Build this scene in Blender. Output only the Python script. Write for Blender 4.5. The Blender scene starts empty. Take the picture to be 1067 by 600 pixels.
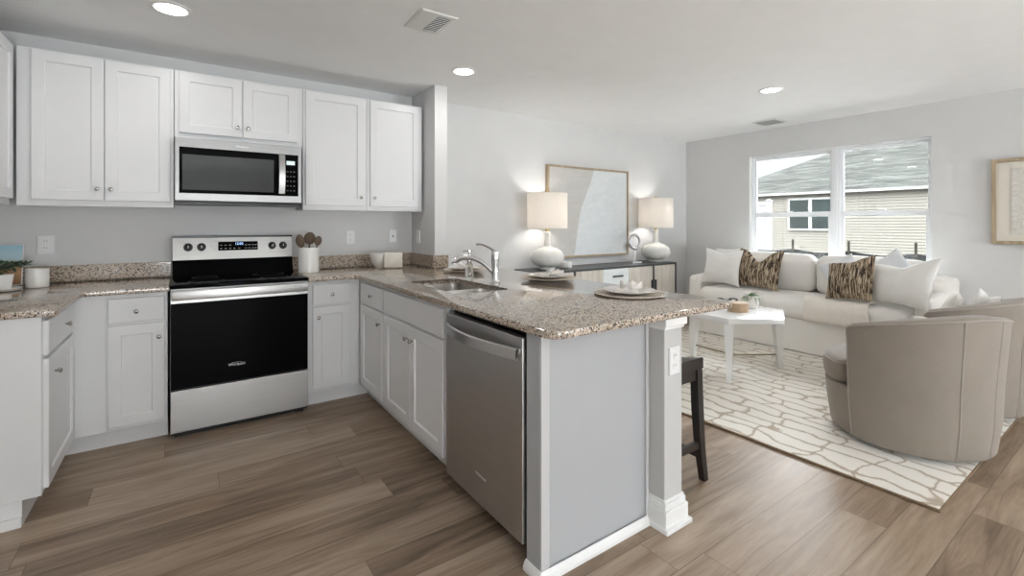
import bpy, bmesh, math, random
from mathutils import Vector, Matrix, noise, geometry

SC = bpy.context.scene
COL = SC.collection
PI = math.pi
random.seed(7)

# ------------------------------------------------------------------ camera, world, lights, exposure
cam_d = bpy.data.cameras.new('camera')
cam = bpy.data.objects.new('camera', cam_d)
COL.objects.link(cam)
cam_d.sensor_width = 36.0
cam_d.lens = 488.8 / 1067.0 * 36.0
cam_d.shift_y = (233.06 - 300.0) / 1067.0
cam_d.clip_start = 0.05
cam.location = (0, 0, 1.281)
cam.rotation_euler = (PI / 2, 0, 0.960 - PI / 2)
SC.camera = cam

SC.view_settings.view_transform = 'Standard'
SC.view_settings.look = 'None'
SC.view_settings.exposure = 0.88
SC.view_settings.gamma = 1.0
SC.view_settings.use_curve_mapping = False
SC.cycles.use_denoising = True
SC.cycles.max_bounces = 10
SC.cycles.diffuse_bounces = 6
SC.cycles.glossy_bounces = 5
SC.cycles.transmission_bounces = 6
SC.cycles.transparent_max_bounces = 10
SC.cycles.sample_clamp_indirect = 6.0
SC.cycles.caustics_reflective = False
SC.cycles.caustics_refractive = False

SKY_LOW, SKY_HIGH = 0.67, 23.6
world = bpy.data.worlds.new('world')
SC.world = world
world.use_nodes = True
wt_ = world.node_tree
wn = wt_.nodes
# overcast sky: brightest overhead, paler towards the horizon
_g = wn.new('ShaderNodeTexCoord')
_s = wn.new('ShaderNodeSeparateXYZ')
wt_.links.new(_g.outputs['Generated'], _s.inputs[0])
_r = wn.new('ShaderNodeMapRange')
_r.inputs['From Min'].default_value = 0.13
_r.inputs['From Max'].default_value = 0.60
_r.inputs['To Min'].default_value = SKY_LOW
_r.inputs['To Max'].default_value = SKY_HIGH
wt_.links.new(_s.outputs[2], _r.inputs[0])
wn['Background'].inputs[0].default_value = (0.90, 0.95, 1.0, 1)
wt_.links.new(_r.outputs[0], wn['Background'].inputs[1])

def area_light(name, loc, direction, sx, sy, watts, color):
    d = bpy.data.lights.new(name, 'AREA')
    d.shape = 'RECTANGLE'
    d.size = sx
    d.size_y = sy
    d.energy = watts
    d.color = color
    o = bpy.data.objects.new(name, d)
    COL.objects.link(o)
    o.location = loc
    o.rotation_euler = Vector(direction).to_track_quat('-Z', 'Y').to_euler()
    return o


# added fill lamps outside two unseen openings of the rear wall (behind the camera)
area_light('rear_fill', (4.2, -4.00, 0.75), (0, 0.35, 1), 1.1, 0.8, 170, (0.90, 0.96, 1.0))
area_light('rear_fill', (0.35, -4.00, 0.70), (0, 0.35, 1), 1.5, 0.8, 138, (0.90, 0.96, 1.0))
CAN_W = 1.7
portal_d = bpy.data.lights.new('window_portal', 'AREA')
portal_d.shape = 'RECTANGLE'
portal_d.size = 1.5
portal_d.size_y = 1.776
portal_d.cycles.is_portal = True
portal = bpy.data.objects.new('window_portal', portal_d)
COL.objects.link(portal)
portal.location = (6.02, 2.264, 1.375)
portal.rotation_euler = (0, PI / 2, 0)
LAMP_W = 2.8

# ------------------------------------------------------------------ materials
MATS = {}


def _new(name):
    m = bpy.data.materials.new(name)
    m.use_nodes = True
    nt = m.node_tree
    b = nt.nodes['Principled BSDF']
    MATS[name] = m
    return m, nt, b


def N(nt, typ, **kw):
    n = nt.nodes.new(typ)
    for k, v in kw.items():
        if k.startswith('i_'):
            key = k[2:]
            n.inputs[int(key) if key.isdigit() else key].default_value = v
        else:
            setattr(n, k, v)
    return n


def L(nt, a, ao, b, bi):
    nt.links.new(a.outputs[ao], b.inputs[bi])


def math_n(nt, op, a, b=None, clamp=False):
    n = nt.nodes.new('ShaderNodeMath')
    n.operation = op
    n.use_clamp = clamp
    for i, v in ((0, a), (1, b)):
        if v is None:
            continue
        if isinstance(v, (int, float)):
            n.inputs[i].default_value = v
        else:
            nt.links.new(v, n.inputs[i])
    return n.outputs[0]


def ramp(nt, fac, stops, interp='LINEAR'):
    n = nt.nodes.new('ShaderNodeValToRGB')
    n.color_ramp.interpolation = interp
    els = n.color_ramp.elements
    while len(els) < len(stops):
        els.new(0.5)
    for e, (p, c) in zip(els, stops):
        e.position = p
        e.color = (c[0], c[1], c[2], 1)
    nt.links.new(fac, n.inputs[0])
    return n.outputs[0]


def mix_col(nt, fac, a, b):
    n = nt.nodes.new('ShaderNodeMix')
    n.data_type = 'RGBA'
    if isinstance(fac, (int, float)):
        n.inputs[0].default_value = fac
    else:
        nt.links.new(fac, n.inputs[0])
    for idx, v in ((6, a), (7, b)):
        if isinstance(v, tuple):
            n.inputs[idx].default_value = (v[0], v[1], v[2], 1)
        else:
            nt.links.new(v, n.inputs[idx])
    return n.outputs[2]


def coords(nt, scale=(1, 1, 1), kind='Object', rot=(0, 0, 0)):
    tc = nt.nodes.new('ShaderNodeTexCoord')
    mp = nt.nodes.new('ShaderNodeMapping')
    mp.inputs['Scale'].default_value = scale
    mp.inputs['Rotation'].default_value = rot
    nt.links.new(tc.outputs[kind], mp.inputs[0])
    return mp.outputs[0]


def noise_n(nt, vec, scale, detail=3, rough=0.5, dist=0.0):
    n = nt.nodes.new('ShaderNodeTexNoise')
    n.inputs['Scale'].default_value = scale
    n.inputs['Detail'].default_value = detail
    n.inputs['Roughness'].default_value = rough
    n.inputs['Distortion'].default_value = dist
    nt.links.new(vec, n.inputs['Vector'])
    return n


def bump(nt, b, height, strength, dist=0.01):
    n = nt.nodes.new('ShaderNodeBump')
    n.inputs['Strength'].default_value = strength
    n.inputs['Distance'].default_value = dist
    nt.links.new(height, n.inputs['Height'])
    nt.links.new(n.outputs[0], b.inputs['Normal'])


def plain(name, col, rough=0.5, metal=0.0, vary=0.03, spec=0.5, nscale=6.0, bmp=0.0, bscale=200.0, coat=0.0):
    m, nt, b = _new(name)
    v = coords(nt)
    n = noise_n(nt, v, nscale, 3)
    lo = tuple(max(0, c * (1 - vary)) for c in col)
    hi = tuple(min(1, c * (1 + vary)) for c in col)
    c = ramp(nt, n.outputs['Fac'], [(0.3, lo), (0.7, hi)])
    nt.links.new(c, b.inputs['Base Color'])
    b.inputs['Roughness'].default_value = rough
    b.inputs['Metallic'].default_value = metal
    b.inputs['Specular IOR Level'].default_value = spec
    b.inputs['Coat Weight'].default_value = coat
    if bmp:
        n2 = noise_n(nt, v, bscale, 2)
        bump(nt, b, n2.outputs['Fac'], bmp, 0.002)
    return m


def fabric(name, col, rough=0.9, weave=900.0, vary=0.08, bmp=0.25, sheen=0.2, bands=False):
    m, nt, b = _new(name)
    v = coords(nt)
    w1 = N(nt, 'ShaderNodeTexWave', wave_type='BANDS', bands_direction='Z')
    w1.inputs['Scale'].default_value = weave / 20
    w1.inputs['Distortion'].default_value = 2.0
    L(nt, v.node, 0, w1, 0)
    n = noise_n(nt, v, weave / 2, 2)
    n3 = noise_n(nt, v, 7, 3)
    h = n.outputs['Fac'] if not bands else math_n(nt, 'ADD', math_n(nt, 'MULTIPLY', w1.outputs['Fac'], 0.4), math_n(nt, 'MULTIPLY', n.outputs['Fac'], 0.6))
    t = math_n(nt, 'ADD', math_n(nt, 'MULTIPLY', h, 0.75), math_n(nt, 'MULTIPLY', n3.outputs['Fac'], 0.25))
    c = ramp(nt, t, [(0.25, tuple(x * (1 - vary) for x in col)), (0.75, tuple(min(1, x * (1 + vary)) for x in col))])
    nt.links.new(c, b.inputs['Base Color'])
    b.inputs['Roughness'].default_value = rough
    b.inputs['Specular IOR Level'].default_value = 0.25
    b.inputs['Sheen Weight'].default_value = sheen
    bump(nt, b, h, bmp, 0.002)
    return m


plain('wall_paint', (0.675, 0.675, 0.672), 0.85, vary=0.012, bmp=0.05, bscale=350)
plain('ceiling_paint', (0.86, 0.865, 0.865), 0.9, vary=0.012, bmp=0.08, bscale=260)
plain('trim_white', (0.80, 0.80, 0.79), 0.4, vary=0.01)
plain('wall_paint_shaded', (0.53, 0.525, 0.515), 0.8, vary=0.012)  # same wall paint, darkened to put shade into the half wall's colour
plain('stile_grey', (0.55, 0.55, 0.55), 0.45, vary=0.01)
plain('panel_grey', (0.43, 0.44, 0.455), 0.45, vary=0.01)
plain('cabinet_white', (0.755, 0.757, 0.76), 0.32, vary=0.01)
plain('cabinet_gap', (0.30, 0.30, 0.30), 0.6)
plain('chrome', (0.72, 0.72, 0.72), 0.16, 1.0, vary=0.02)
plain('nickel', (0.42, 0.40, 0.38), 0.24, 1.0, vary=0.03)
plain('black_glass', (0.004, 0.004, 0.0045), 0.05, vary=0.02, spec=0.03)
plain('mesh_glass', (0.035, 0.036, 0.038), 0.12, vary=0.05, spec=0.4)
plain('black_enamel', (0.012, 0.012, 0.012), 0.28, vary=0.05)
plain('black_plastic', (0.02, 0.02, 0.02), 0.4)
plain('black_metal', (0.03, 0.031, 0.034), 0.42, 0.3)
plain('white_ceramic', (0.80, 0.79, 0.76), 0.25, vary=0.02)
plain('matte_ceramic', (0.74, 0.73, 0.70), 0.65, vary=0.05, nscale=18, bmp=0.15, bscale=120)
plain('plate_white', (0.80, 0.77, 0.74), 0.22, vary=0.01)
plain('white_lacquer', (0.82, 0.82, 0.81), 0.12, vary=0.01, coat=0.3)
plain('outlet_white', (0.80, 0.80, 0.80), 0.35, vary=0.01)
plain('slot_dark', (0.10, 0.10, 0.10), 0.6)
plain('grey_metal', (0.085, 0.09, 0.095), 0.35, 0.4)
plain('brass', (0.55, 0.42, 0.20), 0.3, 1.0, vary=0.04)
plain('dark_bronze', (0.20, 0.17, 0.10), 0.4, 0.7, vary=0.05)
plain('silver_leaf', (0.66, 0.66, 0.68), 0.3, 0.85, vary=0.1, nscale=30)
plain('vinyl_white', (0.84, 0.86, 0.88), 0.35, vary=0.01)
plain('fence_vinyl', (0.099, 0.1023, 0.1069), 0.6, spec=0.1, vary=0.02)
plain('silt_fabric', (0.006, 0.0065, 0.0065), 0.95, spec=0.0, vary=0.3)
plain('stake_wood', (0.012, 0.011, 0.009), 0.9, spec=0.0, vary=0.2)
plain('leaf_green', (0.10, 0.17, 0.06), 0.5, vary=0.4, nscale=30)
plain('leaf_dark', (0.05, 0.09, 0.045), 0.5, vary=0.4, nscale=30)
plain('soil', (0.05, 0.035, 0.025), 0.9, vary=0.3)
plain('wax', (0.82, 0.79, 0.70), 0.5, vary=0.02)
plain('logo_silver', (0.75, 0.75, 0.75), 0.3, 0.6)
plain('rubber_black', (0.015, 0.015, 0.015), 0.7)
plain('vent_metal', (0.72, 0.72, 0.70), 0.5, vary=0.01)
plain('vent_dark', (0.045, 0.045, 0.045), 0.7)
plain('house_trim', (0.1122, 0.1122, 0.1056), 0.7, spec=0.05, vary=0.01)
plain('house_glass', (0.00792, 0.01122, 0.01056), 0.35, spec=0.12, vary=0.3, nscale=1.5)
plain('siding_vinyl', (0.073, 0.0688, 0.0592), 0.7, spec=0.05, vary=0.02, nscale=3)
plain('tan_box', (0.42, 0.30, 0.19), 0.6, vary=0.15, nscale=14)
plain('grey_stone', (0.50, 0.49, 0.47), 0.5, vary=0.1)
fabric('sofa_linen', (0.85, 0.825, 0.79), 0.95, 700, 0.05, 0.15)
fabric('chair_linen', (0.30, 0.262, 0.225), 0.9, 700, 0.16, 0.35)
fabric('chair_piping', (0.37, 0.33, 0.29), 0.9, 900, 0.08, 0.2)
fabric('pillow_white', (0.80, 0.785, 0.76), 0.95, 600, 0.05, 0.2)
fabric('pillow_blue', (0.735, 0.76, 0.785), 0.95, 600, 0.06, 0.2)
fabric('pillow_cream', (0.76, 0.73, 0.67), 0.95, 600, 0.05, 0.2)
fabric('throw_beige', (0.82, 0.765, 0.695), 0.95, 300, 0.08, 0.4)
fabric('napkin_cloth', (0.80, 0.76, 0.72), 0.9, 900, 0.05, 0.2)
fabric('towel_cloth', (0.74, 0.69, 0.61), 0.95, 500, 0.08, 0.4)
fabric('canvas_mat', (0.72, 0.68, 0.61), 0.9, 900, 0.04, 0.1)


def wood(name, stops, axis='X', scale=1.0, rough=0.5, bmp=0.1):
    m, nt, b = _new(name)
    sc = {'X': (1.2, 14, 14), 'Y': (14, 1.2, 14), 'Z': (14, 14, 1.2)}[axis]
    v = coords(nt, tuple(s * scale for s in sc))
    n = noise_n(nt, v, 1.6, 6, 0.62, 0.5)
    n2 = noise_n(nt, v, 7.0, 3, 0.6)
    t = math_n(nt, 'ADD', math_n(nt, 'MULTIPLY', n.outputs['Fac'], 0.75), math_n(nt, 'MULTIPLY', n2.outputs['Fac'], 0.25))
    c = ramp(nt, t, stops)
    nt.links.new(c, b.inputs['Base Color'])
    b.inputs['Roughness'].default_value = rough
    bump(nt, b, t, bmp, 0.003)
    return m


wood('washed_wood', [(0.3, (0.44, 0.39, 0.33)), (0.5, (0.58, 0.535, 0.475)), (0.7, (0.69, 0.655, 0.60))], 'Z', 1.0, 0.6)
wood('oak_frame', [(0.3, (0.28, 0.21, 0.13)), (0.7, (0.50, 0.40, 0.28))], 'Z', 1.5, 0.55)
wood('spoon_wood', [(0.3, (0.07, 0.045, 0.028)), (0.7, (0.16, 0.105, 0.065))], 'Z', 2.0, 0.6)
wood('espresso_wood', [(0.3, (0.012, 0.010, 0.009)), (0.7, (0.035, 0.028, 0.024))], 'Z', 1.0, 0.32)
wood('drawer_paint', [(0.3, (0.66, 0.69, 0.69)), (0.7, (0.74, 0.77, 0.77))], 'X', 1.0, 0.5)


def stainless(name, col, rough, axis='X', metal=1.0, streak=0.25):
    m, nt, b = _new(name)
    sc = {'X': (1.5, 160, 160), 'Y': (160, 1.5, 160), 'Z': (160, 160, 1.5)}[axis]
    v = coords(nt, sc)
    n = noise_n(nt, v, 3.0, 4, 0.6)
    c = ramp(nt, n.outputs['Fac'], [(0.3, tuple(x * (1 - streak * 0.3) for x in col)), (0.7, tuple(min(1, x * (1 + streak * 0.3)) for x in col))])
    nt.links.new(c, b.inputs['Base Color'])
    r = math_n(nt, 'ADD', rough - 0.06, math_n(nt, 'MULTIPLY', n.outputs['Fac'], 0.12))
    nt.links.new(r, b.inputs['Roughness'])
    b.inputs['Metallic'].default_value = metal
    return m


stainless('steel', (0.50, 0.495, 0.485), 0.36, 'X')
stainless('steel_soft', (0.36, 0.357, 0.35), 0.38, 'X')
stainless('steel_bright', (0.54, 0.535, 0.525), 0.34, 'X')
stainless('steel_dark', (0.56, 0.55, 0.545), 0.38, 'Y')
stainless('steel_handle', (0.55, 0.54, 0.53), 0.30, 'Y')
stainless('steel_sink', (0.50, 0.47, 0.44), 0.30, 'Y')


def floor_mat():
    m, nt, b = _new('vinyl_plank')
    tc = nt.nodes.new('ShaderNodeTexCoord')
    sp = nt.nodes.new('ShaderNodeSeparateXYZ')
    L(nt, tc, 'Object', sp, 0)
    x, y = sp.outputs[0], sp.outputs[1]
    PW, PL = 0.178, 1.22
    yr = math_n(nt, 'DIVIDE', y, PW)
    row = math_n(nt, 'FLOOR', yr)
    wn1 = N(nt, 'ShaderNodeTexWhiteNoise', noise_dimensions='1D')
    nt.links.new(row, wn1.inputs['W'])
    xr = math_n(nt, 'ADD', math_n(nt, 'DIVIDE', x, PL), math_n(nt, 'MULTIPLY', wn1.outputs['Value'], 3.0))
    col = math_n(nt, 'FLOOR', xr)
    cb = nt.nodes.new('ShaderNodeCombineXYZ')
    nt.links.new(row, cb.inputs[0])
    nt.links.new(col, cb.inputs[1])
    wn2 = N(nt, 'ShaderNodeTexWhiteNoise', noise_dimensions='2D')
    L(nt, cb, 0, wn2, 'Vector')
    tone = wn2.outputs['Value']
    cb2 = nt.nodes.new('ShaderNodeCombineXYZ')
    nt.links.new(math_n(nt, 'ADD', math_n(nt, 'MULTIPLY', x, 1.1), math_n(nt, 'MULTIPLY', tone, 37.0)), cb2.inputs[0])
    nt.links.new(math_n(nt, 'MULTIPLY', y, 11.0), cb2.inputs[1])
    nt.links.new(math_n(nt, 'MULTIPLY', tone, 11.0), cb2.inputs[2])
    g1 = noise_n(nt, cb2.outputs[0], 1.5, 6, 0.62, 0.9)
    cb3 = nt.nodes.new('ShaderNodeCombineXYZ')
    nt.links.new(math_n(nt, 'ADD', math_n(nt, 'MULTIPLY', x, 4.0), math_n(nt, 'MULTIPLY', tone, 17.0)), cb3.inputs[0])
    nt.links.new(math_n(nt, 'MULTIPLY', y, 95.0), cb3.inputs[1])
    g2 = noise_n(nt, cb3.outputs[0], 1.5, 3, 0.6)
    t = math_n(nt, 'ADD', math_n(nt, 'MULTIPLY', g1.outputs['Fac'], 0.72), math_n(nt, 'MULTIPLY', g2.outputs['Fac'], 0.16))
    t = math_n(nt, 'ADD', t, math_n(nt, 'MULTIPLY', math_n(nt, 'SUBTRACT', tone, 0.5), 0.22))
    c = ramp(nt, t, [(0.25, (0.13, 0.087, 0.055)), (0.42, (0.27, 0.193, 0.134)), (0.56, (0.375, 0.285, 0.208)), (0.74, (0.49, 0.395, 0.305))])
    fy = math_n(nt, 'FRACT', yr)
    fx = math_n(nt, 'FRACT', xr)
    ey = math_n(nt, 'LESS_THAN', math_n(nt, 'ABSOLUTE', math_n(nt, 'SUBTRACT', fy, 0.5)), 0.488)
    ex = math_n(nt, 'LESS_THAN', math_n(nt, 'ABSOLUTE', math_n(nt, 'SUBTRACT', fx, 0.5)), 0.4985)
    seam = math_n(nt, 'MULTIPLY', ey, ex)
    c2 = mix_col(nt, math_n(nt, 'ADD', math_n(nt, 'MULTIPLY', seam, 0.45), 0.55), (0.05, 0.035, 0.025), c)
    nt.links.new(c2, b.inputs['Base Color'])
    r = math_n(nt, 'ADD', 0.35, math_n(nt, 'MULTIPLY', g1.outputs['Fac'], 0.16))
    nt.links.new(r, b.inputs['Roughness'])
    b.inputs['Specular IOR Level'].default_value = 0.42
    bump(nt, b, math_n(nt, 'ADD', math_n(nt, 'MULTIPLY', g2.outputs['Fac'], 0.4), seam), 0.12, 0.003)


floor_mat()


def granite_mat():
    m, nt, b = _new('granite')
    v = coords(nt)
    vo = N(nt, 'ShaderNodeTexVoronoi')
    vo.inputs['Scale'].default_value = 190
    nt.links.new(v, vo.inputs['Vector'])
    sp = nt.nodes.new('ShaderNodeSeparateColor')
    L(nt, vo, 'Color', sp, 0)
    big = noise_n(nt, v, 34, 3, 0.6)
    t = math_n(nt, 'ADD', math_n(nt, 'MULTIPLY', sp.outputs[0], 0.80), math_n(nt, 'MULTIPLY', big.outputs['Fac'], 0.22))
    c = ramp(nt, t, [(0.0, (0.035, 0.028, 0.023)), (0.235, (0.18, 0.13, 0.095)), (0.315, (0.41, 0.32, 0.24)), (0.44, (0.50, 0.41, 0.325)),
                     (0.64, (0.54, 0.465, 0.385)), (0.79, (0.33, 0.29, 0.26)), (0.845, (0.64, 0.58, 0.51))], 'CONSTANT')
    nt.links.new(c, b.inputs['Base Color'])
    b.inputs['Roughness'].default_value = 0.09
    b.inputs['Specular IOR Level'].default_value = 0.6
    b.inputs['Coat Weight'].default_value = 0.45
    b.inputs['Coat Roughness'].default_value = 0.03
    b.inputs['Coat IOR'].default_value = 1.5


granite_mat()


def rug_mat():
    """ivory pile with rows of long rounded cells, tan lines between them"""
    m, nt, b = _new('rug_pile')
    v = coords(nt)
    sp = nt.nodes.new('ShaderNodeSeparateXYZ')
    nt.links.new(v, sp.inputs[0])
    d1 = noise_n(nt, v, 2.2, 2)
    d2 = noise_n(nt, coords(nt, (1, 1, 1), 'Object', (0.4, 0.2, 1.1)), 3.1, 2)
    d3 = noise_n(nt, v, 14, 2)
    cw, cl = 0.112, 0.27
    xw = math_n(nt, 'ADD', sp.outputs[0], math_n(nt, 'MULTIPLY', math_n(nt, 'SUBTRACT', d1.outputs['Fac'], 0.5), 0.26))
    xw = math_n(nt, 'ADD', xw, math_n(nt, 'MULTIPLY', math_n(nt, 'SUBTRACT', d3.outputs['Fac'], 0.5), 0.035))
    u = math_n(nt, 'DIVIDE', xw, cw)
    row = math_n(nt, 'FLOOR', u)
    wn_ = N(nt, 'ShaderNodeTexWhiteNoise', noise_dimensions='1D')
    nt.links.new(row, wn_.inputs['W'])
    yw = math_n(nt, 'ADD', sp.outputs[1], math_n(nt, 'MULTIPLY', math_n(nt, 'SUBTRACT', d2.outputs['Fac'], 0.5), 0.42))
    yw = math_n(nt, 'ADD', yw, math_n(nt, 'MULTIPLY', math_n(nt, 'SUBTRACT', d3.outputs['Fac'], 0.5), 0.05))
    w = math_n(nt, 'ADD', math_n(nt, 'DIVIDE', yw, cl), math_n(nt, 'MULTIPLY', wn_.outputs['Value'], 5.0))
    ex = math_n(nt, 'MULTIPLY', math_n(nt, 'SUBTRACT', 0.5, math_n(nt, 'ABSOLUTE', math_n(nt, 'SUBTRACT', math_n(nt, 'FRACT', u), 0.5))), cw)
    ey = math_n(nt, 'MULTIPLY', math_n(nt, 'SUBTRACT', 0.5, math_n(nt, 'ABSOLUTE', math_n(nt, 'SUBTRACT', math_n(nt, 'FRACT', w), 0.5))), cl)
    R_ = 0.028
    ax = math_n(nt, 'MAXIMUM', math_n(nt, 'SUBTRACT', R_, ex), 0.0)
    ay = math_n(nt, 'MAXIMUM', math_n(nt, 'SUBTRACT', R_, ey), 0.0)
    dist = math_n(nt, 'SUBTRACT', R_, math_n(nt, 'SQRT', math_n(nt, 'ADD', math_n(nt, 'MULTIPLY', ax, ax), math_n(nt, 'MULTIPLY', ay, ay))))
    n = noise_n(nt, v, 70, 3)
    e = math_n(nt, 'ADD', dist, math_n(nt, 'MULTIPLY', math_n(nt, 'SUBTRACT', n.outputs['Fac'], 0.5), 0.010))
    e = math_n(nt, 'MULTIPLY', e, 30.0)
    c = ramp(nt, e, [(0.0, (0.37, 0.29, 0.20)), (0.16, (0.43, 0.345, 0.25)), (0.34, (0.70, 0.645, 0.56)), (0.7, (0.76, 0.715, 0.64))])
    nt.links.new(c, b.inputs['Base Color'])
    b.inputs['Roughness'].default_value = 0.95
    b.inputs['Specular IOR Level'].default_value = 0.15
    b.inputs['Sheen Weight'].default_value = 0.8
    b.inputs['Sheen Roughness'].default_value = 0.4
    h = math_n(nt, 'ADD', math_n(nt, 'MULTIPLY', e, 0.8), n.outputs['Fac'])
    bump(nt, b, h, 0.35, 0.005)


rug_mat()
plain('rug_binding', (0.20, 0.135, 0.08), 0.9, vary=0.2, nscale=80)


def stripe_pillow_mat():
    m, nt, b = _new('pillow_striped')
    v = coords(nt, (40, 4.5, 1), 'Generated')
    n = noise_n(nt, v, 1.0, 3, 0.55, 0.8)
    v2 = coords(nt, (60, 30, 1), 'Generated')
    n2 = noise_n(nt, v2, 2.0, 2)
    t = math_n(nt, 'ADD', math_n(nt, 'MULTIPLY', n.outputs['Fac'], 0.8), math_n(nt, 'MULTIPLY', n2.outputs['Fac'], 0.2))
    c = ramp(nt, t, [(0.42, (0.03, 0.024, 0.02)), (0.47, (0.11, 0.08, 0.055)), (0.52, (0.36, 0.275, 0.185)), (0.60, (0.55, 0.46, 0.35))])
    nt.links.new(c, b.inputs['Base Color'])
    b.inputs['Roughness'].default_value = 0.9
    b.inputs['Specular IOR Level'].default_value = 0.2
    bump(nt, b, t, 0.6, 0.01)


stripe_pillow_mat()


def emit(name, col, strength):
    m, nt, b = _new(name)
    v = coords(nt)
    n = noise_n(nt, v, 3, 1)
    c = ramp(nt, n.outputs['Fac'], [(0, col), (1, tuple(min(1, x * 1.01) for x in col))])
    nt.links.new(c, b.inputs['Emission Color'])
    b.inputs['Emission Strength'].default_value = strength
    b.inputs['Base Color'].default_value = (0.8, 0.8, 0.8, 1)


emit('can_glow', (1.0, 0.97, 0.92), 6.0)
emit('display_blue', (0.25, 0.5, 1.0), 1.2)
emit('display_green', (0.35, 0.62, 0.58), 0.35)


def shade_mat():
    m, nt, b = _new('lamp_shade_cloth')
    v = coords(nt)
    n = noise_n(nt, v, 240, 2)
    c = ramp(nt, n.outputs['Fac'], [(0.3, (0.80, 0.77, 0.73)), (0.7, (0.85, 0.82, 0.78))])
    nt.links.new(c, b.inputs['Base Color'])
    b.inputs['Roughness'].default_value = 0.9
    tr = nt.nodes.new('ShaderNodeBsdfTranslucent')
    nt.links.new(c, tr.inputs['Color'])
    mx = nt.nodes.new('ShaderNodeMixShader')
    mx.inputs[0].default_value = 0.45
    L(nt, b, 0, mx, 1)
    L(nt, tr, 0, mx, 2)
    nt.links.new(mx.outputs[0], nt.nodes['Material Output'].inputs[0])


shade_mat()


def pane_mat():
    m, nt, b = _new('window_glass')
    tp = nt.nodes.new('ShaderNodeBsdfTransparent')
    tp.inputs[0].default_value = (0.97, 0.97, 0.965, 1)
    gl = nt.nodes.new('ShaderNodeBsdfGlossy')
    gl.inputs['Roughness'].default_value = 0.0
    fr = nt.nodes.new('ShaderNodeFresnel')
    fr.inputs[0].default_value = 1.45
    mx = nt.nodes.new('ShaderNodeMixShader')
    L(nt, fr, 0, mx, 0)
    L(nt, tp, 0, mx, 1)
    L(nt, gl, 0, mx, 2)
    nt.links.new(mx.outputs[0], nt.nodes['Material Output'].inputs[0])
    m2, nt2, b2 = _new('clear_glass')
    b2.inputs['Base Color'].default_value = (0.95, 0.97, 0.97, 1)
    b2.inputs['Transmission Weight'].default_value = 1.0
    b2.inputs['Roughness'].default_value = 0.02


pane_mat()


def roof_mat():
    m, nt, b = _new('asphalt_shingle')
    v = coords(nt, (1, 1, 1))
    br = N(nt, 'ShaderNodeTexBrick')
    br.inputs['Scale'].default_value = 1.0
    br.inputs['Brick Width'].default_value = 0.5
    br.inputs['Row Height'].default_value = 0.13
    br.inputs['Mortar Size'].default_value = 0.012
    br.inputs['Color1'].default_value = (0.01716, 0.01782, 0.0165, 1)
    br.inputs['Color2'].default_value = (0.02376, 0.02442, 0.02244, 1)
    br.inputs['Mortar'].default_value = (0.01386, 0.01452, 0.0132, 1)
    mp = coords(nt, (1, 1, 1), 'Object', (0, 0, PI / 2))
    nt.links.new(mp, br.inputs['Vector'])
    n = noise_n(nt, coords(nt, (5, 0.45, 1)), 1.6, 4, 0.65)
    k = ramp(nt, n.outputs['Fac'], [(0.36, (0.70, 0.70, 0.70)), (0.5, (1.0, 1.0, 1.0)), (0.62, (1.4, 1.4, 1.4))])
    mu = nt.nodes.new('ShaderNodeMix')
    mu.data_type = 'RGBA'
    mu.blend_type = 'MULTIPLY'
    mu.inputs[0].default_value = 1.0
    nt.links.new(br.outputs['Color'], mu.inputs[6])
    nt.links.new(k, mu.inputs[7])
    c = mu.outputs[2]
    nt.links.new(c, b.inputs['Base Color'])
    b.inputs['Roughness'].default_value = 1.0
    b.inputs['Specular IOR Level'].default_value = 0.0


roof_mat()


def ground_mat():
    m, nt, b = _new('bare_ground')
    v = coords(nt)
    n = noise_n(nt, v, 1.5, 6, 0.65)
    c = ramp(nt, n.outputs['Fac'], [(0.3, (0.10, 0.098, 0.092)), (0.5, (0.14, 0.138, 0.132)), (0.7, (0.18, 0.178, 0.171))])
    nt.links.new(c, b.inputs['Base Color'])
    b.inputs['Roughness'].default_value = 0.95


ground_mat()


def weave_mat():
    m, nt, b = _new('woven_charger')
    v = coords(nt)
    w = N(nt, 'ShaderNodeTexWave', wave_type='RINGS', rings_direction='Z')
    w.inputs['Scale'].default_value = 22
    w.inputs['Distortion'].default_value = 1.0
    nt.links.new(v, w.inputs['Vector'])
    c = ramp(nt, w.outputs['Fac'], [(0.2, (0.58, 0.50, 0.42)), (0.8, (0.72, 0.65, 0.57))])
    nt.links.new(c, b.inputs['Base Color'])
    b.inputs['Roughness'].default_value = 0.7
    bump(nt, b, w.outputs['Fac'], 0.4, 0.004)


weave_mat()


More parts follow.
